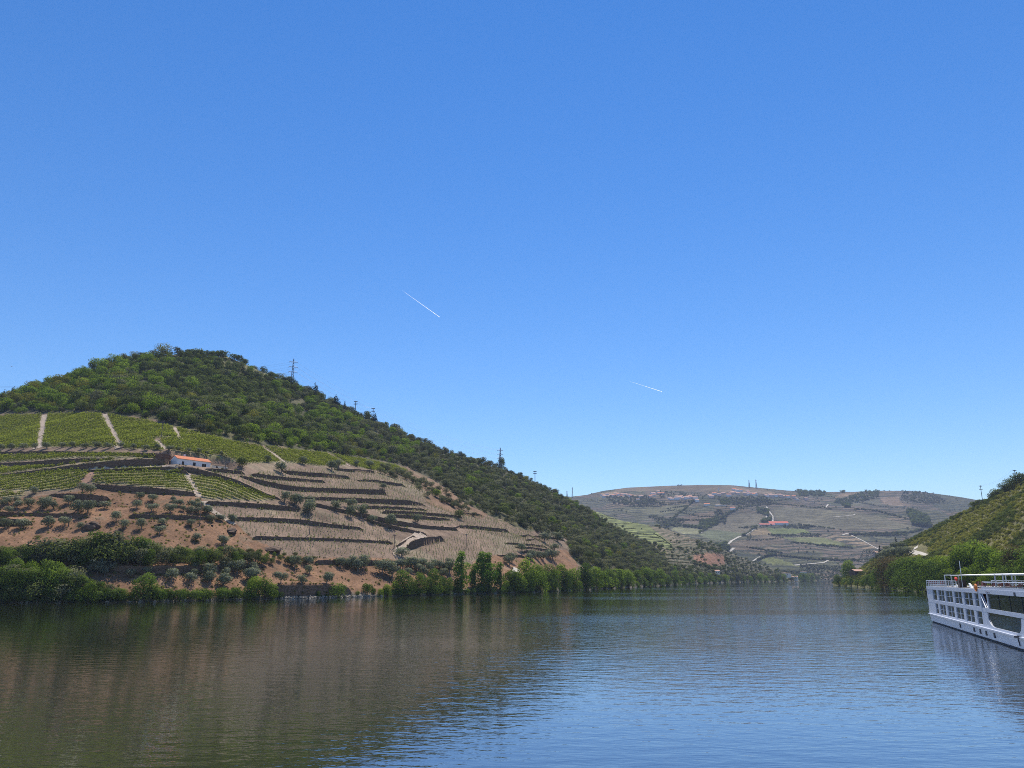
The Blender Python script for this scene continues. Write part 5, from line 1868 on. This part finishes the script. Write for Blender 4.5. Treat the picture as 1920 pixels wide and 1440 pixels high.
PY = []
for k, (u, vt, bw, aw, lab) in enumerate([(551, 671, 4.6, 9.5, 'tall lattice pylon on the skyline of the wooded hill'), (938, 838, 3.6, 7.0, 'second lattice pylon rising behind trees on the ridge')]):
    p, a, r = ridge_point(u, vt, hill, 10)
    PY.append(lattice('lattice_pylon', p, sky_height(u, vt, p), bw, lab, 3, aw, yaw=0.25, t=0.22))
PO = []
for u, vt, lab in [(667, 752, 'small steel pole with crossarm, left of the round skyline tree'), (700, 765, 'small steel pole with crossarm, right of the round skyline tree'), (1003, 883, 'thin pole alone on the lower ridge skyline')]:
    p, a, r = ridge_point(u, vt, hill, 8)
    PO.append(post('power_pole', p, sky_height(u, vt, p), lab, 4.2, M_steel, 0.42, arms=2))
for u, vb, vt, lab in [(1073, 931, 913, 'slim mast in the saddle between the hills'), (1063, 931, 920, 'shorter mast in the saddle between the hills'), (1404, 913, 899.5, 'left one of two tall masts on the far skyline'), (1417, 914.5, 898.5, 'right one of two tall masts on the far skyline')]:
    a, te = azte(u, vt)
    r = float(np.interp(a, far.az, far.r1)) - 20
    x, y = r * math.sin(a), r * math.cos(a)
    p = Vector((x, y, float(far.height(x, y)) - 1))
    lattice('radio_mast', p, CAMH + te * r - p.z, 7.0, lab, 1, 6.0, t=0.8)
RP = []
for u, vb, vt, lab in [(1838, 944, 910, 'leaning wooden power pole on the right bank crest, the lower one'), (1902, 926, 881, 'taller wooden power pole on the right bank crest at the edge')]:
    p, a, r = ridge_point(u, vt, rbank, 14)
    RP.append(post('power_pole', p, sky_height(u, vt, p), lab, 3.0, M_wood, 0.24, arms=2))
for u, vb, vt, lab in [(302, 824, 788, 'steel pole standing in the green vines above the farmhouse'), (374, 986, 944, 'wooden pole at the right end of the red olive slope'), (580, 1002, 980, 'wooden pole in the middle of the staked terraces'), (739, 1028, 1003, 'wooden pole left of the earth ramp'),
                       (874, 1028, 1002, 'wooden pole in the large staked field'), (128, 988, 970, 'short wooden pole among the olives at left'), (329, 861, 848, 'short pole at the gable of the farmhouse'), (1876 - 1000, 1090, 1080, 'low post near the poplars')][:7]:
    p = hill.point(u, vb)
    post('wooden_pole', p, (vb - vt) * depth_of(p) / F, lab, 1.6, M_wood, 0.17)


def wire(p0, p1, sag, label, rad=0.05):
    pts = []
    for k in range(25):
        t = k / 24
        q = Vector(p0).lerp(Vector(p1), t)
        q.z -= sag * 4 * t * (1 - t)
        pts.append(q)
    b_ = MB()
    b_.tube(pts, rad, 3)
    tag(b_.build('power_line', M_wire), label, 'power line', 'power lines')


WORD = ['upper left', 'upper right', 'middle left', 'middle right', 'lower left', 'lower right']
for k in range(6):
    wire(PY[0][k], PY[1][k], 14, f'{WORD[k]} wire between the two lattice pylons')
    q = PY[0][k] + Vector((-520, -190, -60))
    wire(PY[0][k], q, 22, f'{WORD[k]} wire from the tall pylon towards the left edge')
for k in range(2):
    wire(PO[0][k], PO[1][k], 2, f'{("nearer", "farther")[k]} wire between the two small skyline poles')
    wire(RP[0][k], RP[1][k], 3, f'{("first", "second")[k]} wire between the right bank poles', 0.03)

# ------------------------------------------------------------------ river cruise ship
M_hull = plain('ship_white_paint', (0.54, 0.57, 0.64), 0.35, noise=0.05, scale=0.6, spec=0.5)
M_boot = plain('ship_dark_waterline', (0.03, 0.035, 0.05), 0.5, noise=0.2, scale=1.0)
M_deck = plain('ship_deck', (0.30, 0.27, 0.24), 0.8, noise=0.15)
M_rail = plain('ship_rail', (0.55, 0.57, 0.60), 0.4, 0.3, noise=0.05)
M_inside = plain('ship_inside', (0.05, 0.045, 0.045), 0.8, noise=0.3, scale=0.7)
M_brown = plain('brown_panel', (0.075, 0.05, 0.04), 0.7, noise=0.2)
M_orange = plain('orange_ring', (0.75, 0.24, 0.05), 0.6, noise=0.08)
M_red = plain('red_cloth', (0.65, 0.05, 0.04), 0.8, noise=0.1)
M_stairs = plain('stair_tread', (0.16, 0.08, 0.07), 0.8, noise=0.2)
M_canvas = plain('white_canvas', (0.80, 0.79, 0.76), 0.8, noise=0.05)
M_chair = plain('chair_weave', (0.30, 0.13, 0.10), 0.8, noise=0.25, scale=8)
gm_, nt, N, L, b = new_mat('ship_glass')
b.inputs['Base Color'].default_value = (0.012, 0.016, 0.018, 1)
b.inputs['Roughness'].default_value = 0.04
b.inputs['IOR'].default_value = 1.4
b.inputs['Specular IOR Level'].default_value = 0.4
M_glass = gm_

_a, _r = on_water(1743, 1165)
P1 = Vector((_r * math.sin(_a), _r * math.cos(_a), 0))
_a, _r = on_water(1905, 1217)
P2 = Vector((_r * math.sin(_a), _r * math.cos(_a), 0))
e_ = (P2 - P1).normalized()
ship = link('cruise_ship', None)
ship.location = P1
# local x runs to the bow, local y to the camera side (negative y is the far side)
ship.rotation_euler = (0, 0, math.atan2(e_.y, e_.x))
tag(ship, 'white river cruise ship with two rows of windows and a sun deck', 'ship')
CS = -1.0 if (Vector((0, 0, 0)) - P1).dot(Vector((-e_.y, e_.x, 0))) < 0 else 1.0   # side of the camera in local y
BEAM, LEN = 11.2, 88.0


def yy(d):
    """local y at depth d behind the visible ship side"""
    return -CS * d


def sbox(mb, s0, s1, d0, d1, z0, z1):
    y0, y1 = sorted((yy(d0), yy(d1)))
    return mb.box(s0, s1, y0, y1, z0, z1)


# plan outline: straight sides, blunt stern, pointed bow
def plan(inset=0.0, bow=LEN, stern=1.0):
    L_ = [(stern + 0.6 + inset, inset), (stern + inset, 0.8 + inset), (stern + inset, BEAM - 0.8 - inset), (stern + 0.6 + inset, BEAM - inset), (75, BEAM - inset)]
    for t in np.linspace(0.15, 1, 7):
        L_.append((75 + (bow - 75 - inset) * math.sin(t * math.pi / 2), BEAM - inset - (BEAM / 2 - inset) * (1 - math.cos(t * math.pi / 2))))
    for t in np.linspace(1, 0.0, 8)[1:]:
        L_.append((75 + (bow - 75 - inset) * math.sin(t * math.pi / 2), inset + (BEAM / 2 - inset) * (1 - math.cos(t * math.pi / 2))))
    return L_


def slab(pl, z0, z1, pl2=None):
    m_ = MB()
    m_.prism([[(s, yy(d), z0) for s, d in pl], [(s, yy(d), z1) for s, d in (pl2 or pl)]], None)
    return m_


slab(plan(0.25), -1.2, 0.22).build('waterline_band', M_boot, ship)
slab(plan(0.12), 0.22, 1.42, plan(0.0)).build('hull', M_hull, ship)
slab(plan(-0.28), 1.42, 1.58).build('rubbing_strake', M_hull, ship)
slab(plan(0.9, LEN - 3), 1.58, 6.2).build('cabin_core', M_inside, ship)
slab(plan(0.02, LEN - 1), 3.62, 4.14).build('middle_band', M_hull, ship)
slab(plan(-0.05, LEN - 1), 6.0, 6.55).build('upper_band', M_hull, ship)
slab(plan(0.35, LEN - 1.5), 6.50, 6.60).build('sun_deck', M_deck, ship)
mb = MB()
sbox(mb, 1.05, 75.0, 0.02, 0.30, 1.58, 1.80)
mb.build('lower_sill', M_hull, ship)
# stern wall
mb = MB()
sbox(mb, 1.0, 1.3, 0.5, BEAM - 0.5, 1.58, 6.0)
mb.build('stern_wall', M_hull, ship)
mb = MB()
for z in (4.0, 6.05):
    sbox(mb, -0.1, 1.0, 0.6, BEAM - 0.6, z, z + 0.12)
mb.build('stern_platform', M_hull, ship)
# far side wall
mb = MB()
sbox(mb, 1.3, 75, BEAM - 0.3, BEAM - 0.02, 1.58, 3.62)
sbox(mb, 1.3, 75, BEAM - 0.3, BEAM - 0.02, 4.14, 6.0)
mb.build('far_side_wall', M_hull, ship)
# side posts between the windows
UP = [(7.6, 12.0, 1), (13.6, 19.6, 2), (21.0, 27.1, 2), (28.6, 34.6, 2), (36.2, 42.3, 2), (43.8, 46.4, 1)]
LO = [(9.0, 12.0, 1), (13.6, 19.3, 2), (21.0, 26.9, 2), (28.5, 34.4, 2), (36.0, 42.0, 2), (43.7, 47.1, 1)]
for row, z0_, z1_, tail in ((UP, 4.14, 6.0, 47.7), (LO, 1.80, 3.62, 50.2)):
    edges = [1.1] + [q for w in row for q in w[:2]] + [tail]
    for k in range(0, len(edges), 2):
        m_ = MB()
        sbox(m_, edges[k], edges[k + 1], 0.03, 0.34, z0_, z1_)
        m_.build('side_panel', M_hull, ship)
    for s0, s1, cols in row:
        m_ = MB()
        w = s1 - s0
        fr = 0.09
        sbox(m_, s0, s0 + fr, 0.10, 0.26, z0_, z1_)
        sbox(m_, s1 - fr, s1, 0.10, 0.26, z0_, z1_)
        sbox(m_, s0 + fr, s1 - fr, 0.10, 0.26, z0_, z0_ + 0.07)
        sbox(m_, s0 + fr, s1 - fr, 0.10, 0.26, z1_ - 0.07, z1_)
        zm = (z0_ + z1_) / 2
        for c in range(1, cols):
            x = s0 + w * c / cols
            sbox(m_, x - 0.13, x + 0.13, 0.10, 0.26, z0_ + 0.07, z1_ - 0.07)
        wnd = m_.build('window', M_hull, ship)
        for c in range(cols):
            a0 = s0 + fr if c == 0 else s0 + w * c / cols + 0.13
            a1 = s1 - fr if c == cols - 1 else s0 + w * (c + 1) / cols - 0.13
            for q0, q1 in ((z0_ + 0.07, zm - 0.04), (zm + 0.04, z1_ - 0.07)):
                m_ = MB()
                sbox(m_, a0, a1, 0.19, 0.22, q0, q1)
                m_.build('pane', M_glass, wnd)
            m_ = MB()
            sbox(m_, a0, a1, 0.12, 0.24, zm - 0.04, zm + 0.04)
            m_.build('glazing_bar', M_rail, wnd)
            if rng.random() < 0.5:
                m_ = MB()
                sbox(m_, a0 + 0.1, a0 + (a1 - a0) * 0.4, 0.45, 0.5, z0_ + 0.1, z1_ - 0.1)
                m_.build('curtain', M_canvas, wnd)
# outer stair in the upper row
st = MB()
for k in range(9):
    z = 4.2 + k * 0.2
    x = 50.6 - k * 0.27
    sbox(st, x, x + 0.85, 0.10, 0.8, z, z + 0.07)
so = st.build('stair', M_stairs, ship)
st = MB()
st.tube([(51.2, yy(0.1), 4.1), (48.4, yy(0.1), 6.1)], 0.07, 5).tube([(50.2, yy(0.05), 4.1), (47.8, yy(0.05), 6.0)], 0.10, 5)
st.build('stair_rail', M_hull, so)
m_ = MB()
sbox(m_, 51.3, 51.95, 0.03, 0.34, 4.14, 6.0)
m_.build('side_panel', M_hull, ship)
# large glazed saloon, upper and lower
m_ = MB()
sbox(m_, 51.95, 74.0, 0.14, 0.2, 4.16, 5.98)
go_ = m_.build('saloon_window', M_glass, ship)
m_ = MB()
for x in (57.4, 62.8, 68.2):
    sbox(m_, x, x + 0.08, 0.10, 0.14, 4.16, 5.98)
m_.build('glazing_bar', M_boot, go_)
m_ = MB()
sbox(m_, 74.0, 75.2, 0.03, 0.34, 4.14, 6.0)
m_.build('side_panel', M_hull, ship)
# lower saloon pane: rounded lower corners, set in a white panel with the same opening
opening = [(50.6, 3.58), (50.6, 2.75), (51.0, 2.45), (51.7, 2.1), (52.5, 1.93), (53.5, 1.86), (64.6, 1.86), (65.6, 1.95), (66.3, 2.25), (66.8, 2.8), (67.1, 3.58)]
m_ = MB()
m_.prism([[(s, yy(0.14), z) for s, z in opening], [(s, yy(0.2), z) for s, z in opening]], None)
m_.build('saloon_window', M_glass, ship)
m_ = MB()
n_ = len(opening)
outer = [(50.2, 3.62), (50.2, 2.75), (50.2, 2.4), (50.2, 2.0), (50.2, 1.8), (53.5, 1.8), (64.6, 1.8), (75.2, 1.8), (75.2, 2.0), (75.2, 2.8), (75.2, 3.62)]
for d0 in (0.03, 0.3):
    for k in range(n_ - 1):
        a0, a1, b0, b1 = outer[k], outer[k + 1], opening[k], opening[k + 1]
        m_.poly([(a0[0], yy(d0), a0[1]), (a1[0], yy(d0), a1[1]), (b1[0], yy(d0), b1[1]), (b0[0], yy(d0), b0[1])])
for k in range(n_ - 1):
    b0, b1 = opening[k], opening[k + 1]
    m_.poly([(b0[0], yy(0.03), b0[1]), (b1[0], yy(0.03), b1[1]), (b1[0], yy(0.3), b1[1]), (b0[0], yy(0.3), b0[1])])
m_.build('saloon_panel', M_hull, ship)
slab([(q[0], q[1]) for q in plan(0.1, LEN - 0.5) if q[0] >= 75], 1.58, 6.0).build('bow_superstructure', M_hull, ship)
# hull fittings: small portholes, exhaust openings, mooring slit
for s in (40.2, 44.2, 47.8, 30.0, 52.5):
    m_ = MB()
    sbox(m_, s, s + 0.7, -0.03, 0.2, 0.55, 1.15)
    m_.build('hull_vent', M_boot, ship)
m_ = MB()
sbox(m_, 64.2, 66.2, -0.30, 0.1, 1.36, 1.58)
m_.build('fender_block', M_boot, ship)
m_ = MB()
m_.tube([(65.0, yy(0.0), 0.5), (64.6, yy(-0.02), 1.25)], 0.06, 5)
m_.build('mooring_chain', M_boot, ship)
# deck rail
posts_s = list(np.arange(1.4, 32.0, 2.1))
for s in posts_s:
    m_ = MB()
    m_.tube([(s, yy(0.12), 6.55), (s, yy(0.12), 7.55)], 0.045, 5)
    m_.build('rail_post', M_rail, ship)
for z in (6.9, 7.22, 7.56):
    m_ = MB()
    m_.tube([(1.3, yy(0.12), z), (31.5, yy(0.12), z)], 0.045 if z > 7.5 else 0.025, 5)
    m_.build('hand_rail', M_rail, ship)
for z in (7.0, 7.56):
    m_ = MB()
    m_.tube([(1.3, yy(BEAM - 0.2), z), (70.0, yy(BEAM - 0.2), z)], 0.04, 5)
    m_.build('hand_rail', M_rail, ship)
m_ = MB()
m_.tube([(49.0, yy(0.25), 7.5), (76.0, yy(0.35), 7.5)], 0.05, 5)
m_.build('hand_rail', M_rail, ship)
for s in np.arange(1.4, 70, 4.2):
    m_ = MB()
    m_.tube([(s, yy(BEAM - 0.2), 6.55), (s, yy(BEAM - 0.2), 7.56)], 0.045, 5)
    m_.build('rail_post', M_rail, ship)
m_ = MB()
sbox(m_, 49.0, 78.0, 0.02, 0.20, 6.5, 6.86)
m_.build('bulwark', M_hull, ship)
# sun deck canopy on posts
m_ = MB()
for s0 in np.arange(22.0, 70.0, 6.0):
    pr = []
    for s in (s0, s0 + 6.0):
        pr.append([(s, yy(0.9), 8.46), (s, yy(3.5), 8.60), (s, yy(BEAM / 2), 8.66), (s, yy(BEAM - 3.5), 8.60), (s, yy(BEAM - 0.9), 8.46), (s, yy(BEAM - 0.9), 8.40), (s, yy(BEAM / 2), 8.60), (s, yy(0.9), 8.40)])
    m_.prism(pr, None)
m_.build('canopy', M_canvas, ship)
for s in (16.2, 22.4, 28.6, 53.0, 57.2, 61.6, 68.0):
    for d in (1.0, BEAM - 1.0):
        m_ = MB()
        m_.tube([(s, yy(d), 6.55), (s, yy(d), 8.5)], 0.09, 6)
        m_.build('canopy_post', M_rail, ship)
m_ = MB()
for d in (1.0, BEAM - 1.0):
    m_.tube([(16.2, yy(d), 8.5), (22.2, yy(d), 8.5)], 0.06, 5)
m_.tube([(16.2, yy(1.0), 8.5), (16.2, yy(BEAM - 1.0), 8.5)], 0.06, 5)
m_.build('canopy_frame', M_rail, ship)
m_ = MB()
m_.tube([(33.2, yy(0.6), 6.55), (33.2, yy(0.6), 10.6)], 0.05, 5)
m_.build('flag_mast', M_rail, ship)
m_ = MB()
sbox(m_, 31.6, 33.0, 0.25, 1.2, 6.6, 7.68)
m_.build('bar_cabin', M_brown, ship)
m_ = MB()
sbox(m_, 46.0, 50.5, 0.8, 1.2, 7.35, 7.43)
m_.build('counter_top', M_hull, ship)
# ship name lettering: two small raised marks as they read at this size
m_ = MB()
for k, (x, z, w) in enumerate(((51.8, 6.26, 0.5), (52.5, 6.24, 0.16), (52.8, 6.24, 0.5), (53.5, 6.2, 0.5))):
    sbox(m_, x, x + w, -0.075, -0.05, z, z + 0.05)
    sbox(m_, x, x + 0.06, -0.075, -0.05, z - 0.18, z)
m_.build('name_lettering', M_stairs, ship)
# lamp on the side
m_ = MB()
sbox(m_, 66.0, 66.7, -0.10, -0.05, 5.98, 6.42)
m_.build('side_lamp', M_boot, ship)


def on_ship(name, mb_, mat, label, cat, group=None, parts=()):
    o = mb_.build(name, mat)
    o.location = ship.location
    o.rotation_euler = ship.rotation_euler
    tag(o, label, cat, group)
    for pn, pm, pmat in parts:
        pm.build(pn, pmat, o)
    return o


# things on the sun deck
ring = MB()
pts = [(46.4 + 0.42 * math.cos(t), yy(-0.12), 6.72 + 0.42 * math.sin(t)) for t in np.linspace(0, 2 * math.pi, 15)]
ring.tube(pts, 0.13, 6)
on_ship('life_ring', ring, M_orange, 'orange life ring hanging on the ship rail', 'life ring')
cl_ = MB()
cl_.prism([[(40.0, yy(0.3), 6.6), (41.2, yy(0.3), 6.6), (41.2, yy(0.6), 6.6), (40.0, yy(0.6), 6.6)], [(39.6, yy(0.28), 7.3), (40.4, yy(0.28), 7.1), (40.4, yy(0.5), 7.1), (39.6, yy(0.5), 7.3)]], None)
on_ship('white_awning', cl_, M_canvas, 'white folded cloth right of the brown deck bar', 'cloth')
cl_ = MB()
cl_.prism([[(28.6, yy(0.35), 6.6), (30.4, yy(0.35), 6.6), (30.4, yy(0.8), 6.6), (28.6, yy(0.8), 6.6)], [(28.8, yy(0.4), 7.0), (30.2, yy(0.4), 6.9), (30.2, yy(0.75), 6.9), (28.8, yy(0.75), 7.0)]], None)
on_ship('deck_cover', cl_, M_canvas, 'white cover left of the brown deck bar', 'cover')
rd = MB()
rd.prism([[(28.00, yy(0.55), 7.6), (28.60, yy(0.51), 7.6), (28.60, yy(0.73), 7.6), (28.00, yy(0.73), 7.6)], [(27.60, yy(0.51), 8.0), (28.90, yy(0.46), 7.95), (28.90, yy(0.78), 7.95), (27.60, yy(0.78), 8.0)], [(28.10, yy(0.60), 8.2), (28.40, yy(0.60), 8.2), (28.40, yy(0.69), 8.2), (28.10, yy(0.69), 8.2)]], None)
pst = MB()
pst.tube([(28.30, yy(0.62), 6.6), (28.30, yy(0.62), 7.65)], 0.04, 5)
on_ship('red_parasol', rd, M_red, 'small folded red parasol on the ship deck', 'parasol', parts=(('pole', pst, M_rail),))
# deck chairs
frame = MB()
seatm, backm = MB(), MB()
seatm.box(-0.25, 0.25, -0.25, 0.25, 0.40, 0.46)
backm.prism([[(-0.25, 0.22, 0.44), (0.25, 0.22, 0.44), (0.25, 0.27, 0.44), (-0.25, 0.27, 0.44)], [(-0.25, 0.34, 0.95), (0.25, 0.34, 0.95), (0.25, 0.39, 0.95), (-0.25, 0.39, 0.95)]], None)
legm = MB()
legm.tube([(0, 0, 0), (0, 0, 0.42)], 0.025, 5)
sm_, bm_, lm_ = seatm.mesh('seat', M_chair), backm.mesh('backrest', M_chair), legm.mesh('leg', M_rail)
spots = []
for s in np.arange(2.4, 20, 2.3):
    spots.append((s, 0.5 + rng.random() * 0.4))
for s in np.arange(40.5, 64, 1.2):
    spots.append((s, 0.6 + rng.random() * 1.2))
R3 = ship.rotation_euler.to_matrix()
for k, (s, d) in enumerate(spots):
    o = link('deck_chair', None)
    o.location = ship.location + R3 @ Vector((s, yy(d), 6.6))
    o.rotation_euler = (0, 0, ship.rotation_euler.z + rng.random() * 6.28)
    if s < 30:
        lab = 'woven deck chair behind the rail at the ship stern' + nth(k, 8)
    else:
        lab = 'woven deck chair in the long row under the canopy' + nth(k - 8, len(spots) - 8)
    tag(o, lab, 'chair', 'chairs on the sun deck')
    link('seat', sm_, o)
    link('backrest', bm_, o)
    for lx, ly in ((-0.22, -0.22), (0.22, -0.22), (0.22, 0.22), (-0.22, 0.22)):
        lg = link('leg', lm_, o)
        lg.location = (lx, ly, 0)
tabm, tleg = MB(), MB()
tabm.prism([[(0.42 * math.cos(t), 0.42 * math.sin(t), z) for t in np.linspace(0, 2 * math.pi, 13)[:-1]] for z in (0.72, 0.76)], None)
tleg.tube([(0, 0, 0), (0, 0, 0.72)], 0.04, 6)
tt, tl = tabm.mesh('table_top', M_canvas), tleg.mesh('pedestal', M_rail)
for k, s in enumerate((5, 10, 15, 43.5, 48, 53, 58, 63)):
    o = link('deck_table', None)
    o.location = ship.location + R3 @ Vector((s, yy(1.6), 6.6))
    tag(o, 'small round white table on the ship deck' + nth(k, 8), 'table', 'tables on the sun deck')
    link('table_top', tt, o)
    link('pedestal', tl, o)

# ------------------------------------------------------------------ high in the sky
M_trail = None
m_, nt, N, L, b = new_mat('ice_trail')
N.remove(b)
d1, d2, ms = N.new('ShaderNodeBsdfDiffuse'), N.new('ShaderNodeBsdfTranslucent'), N.new('ShaderNodeMixShader')
d1.inputs[0].default_value = (0.9, 0.9, 0.9, 1)
d2.inputs[0].default_value = (0.95, 0.95, 0.95, 1)
ms.inputs[0].default_value = 0.85
L.new(d1.outputs[0], ms.inputs[1])
L.new(d2.outputs[0], ms.inputs[2])
L.new(ms.outputs[0], N['Material Output'].inputs['Surface'])
M_trail = m_
for (u0, v0), (u1, v1), wpx, lab in [((752, 543), (824, 594), 1.15, 'longer white contrail high above the hill slope'), ((1178, 714), (1241, 734), 1.0, 'short thin contrail low in the sky above the valley')]:
    def at_alt(u, v, alt=9500.0):
        d = ray(u, v)
        t = (alt - CAMH) / d[2]
        return Vector((d[0] * t, d[1] * t, alt))
    A_, B_ = at_alt(u0, v0), at_alt(u1, v1)
    n_ = 26
    rads = [max(0.4, wpx * 0.5 * depth_of(A_.lerp(B_, k / n_)) / F * (k / n_) ** 0.8 * (1 + 0.2 * rng.normal())) for k in range(n_ + 1)]
    b_ = MB()
    ring_ = []
    dirv = (B_ - A_).normalized()
    sd = dirv.cross(Vector((0, 0, 1))).normalized()
    for k in range(n_ + 1):
        c_ = A_.lerp(B_, k / n_)
        ring_.append([c_ + sd * (rads[k] * math.cos(w)) - Vector((0, 0, 1)) * (rads[k] * math.sin(w)) for w in np.linspace(0, math.pi, 7)])
    for k in range(n_):
        for j in range(6):
            b_.poly([ring_[k][j], ring_[k + 1][j], ring_[k + 1][j + 1], ring_[k][j + 1]])
    tag(b_.build('contrail', M_trail, smooth=True), lab, 'contrail', 'contrails in the sky')
# a bird over the left edge
d = ray(22, 687)
t = 260 / d[1]
bird = link('bird', None)
bird.location = (d[0] * t, d[1] * t, CAMH + d[2] * t)
bird.rotation_euler = (0.2, -0.3, 0.5)
tag(bird, 'tiny bird gliding over the far left of the hill', 'bird')
M_bird = plain('bird_plumage', (0.45, 0.45, 0.46), 0.8, noise=0.2)
b_ = MB()
b_.tube([(-0.28, 0, 0), (-0.12, 0, 0.02), (0.1, 0, 0.03), (0.22, 0, 0.03), (0.3, 0, 0.02)], [0.015, 0.06, 0.075, 0.045, 0.01], 8)
b_.build('body', M_bird, bird, True)
for s in (1, -1):
    b_ = MB()
    b_.prism([[(-0.06, s * 0.05, 0.04), (0.12, s * 0.05, 0.04), (0.12, s * 0.05, 0.06), (-0.06, s * 0.05, 0.06)], [(-0.04, s * 0.35, 0.13), (0.12, s * 0.35, 0.13), (0.12, s * 0.35, 0.145), (-0.04, s * 0.35, 0.145)], [(-0.12, s * 0.7, 0.08), (-0.08, s * 0.7, 0.08), (-0.08, s * 0.7, 0.088), (-0.12, s * 0.7, 0.088)]], None)
    b_.build('wing', M_bird, bird)

# ------------------------------------------------------------------ the air between
HAZE = True
if HAZE:
    m_, nt, N, L, b = new_mat('valley_air')
    N.remove(b)
    pv = N.new('ShaderNodeVolumePrincipled')
    pv.inputs['Color'].default_value = (0.62, 0.72, 0.95, 1)
    pv.inputs['Density'].default_value = 6.5e-5
    pv.inputs['Anisotropy'].default_value = 0.0
    L.new(pv.outputs[0], N['Material Output'].inputs['Volume'])
    top = max(float(h.z.max()) for h in HILLS) + 90
    b_ = MB()
    b_.box(-9500, 9500, -3000, 14500, -4.4, top)
    tag(b_.build('haze', m_), kind='stuff')
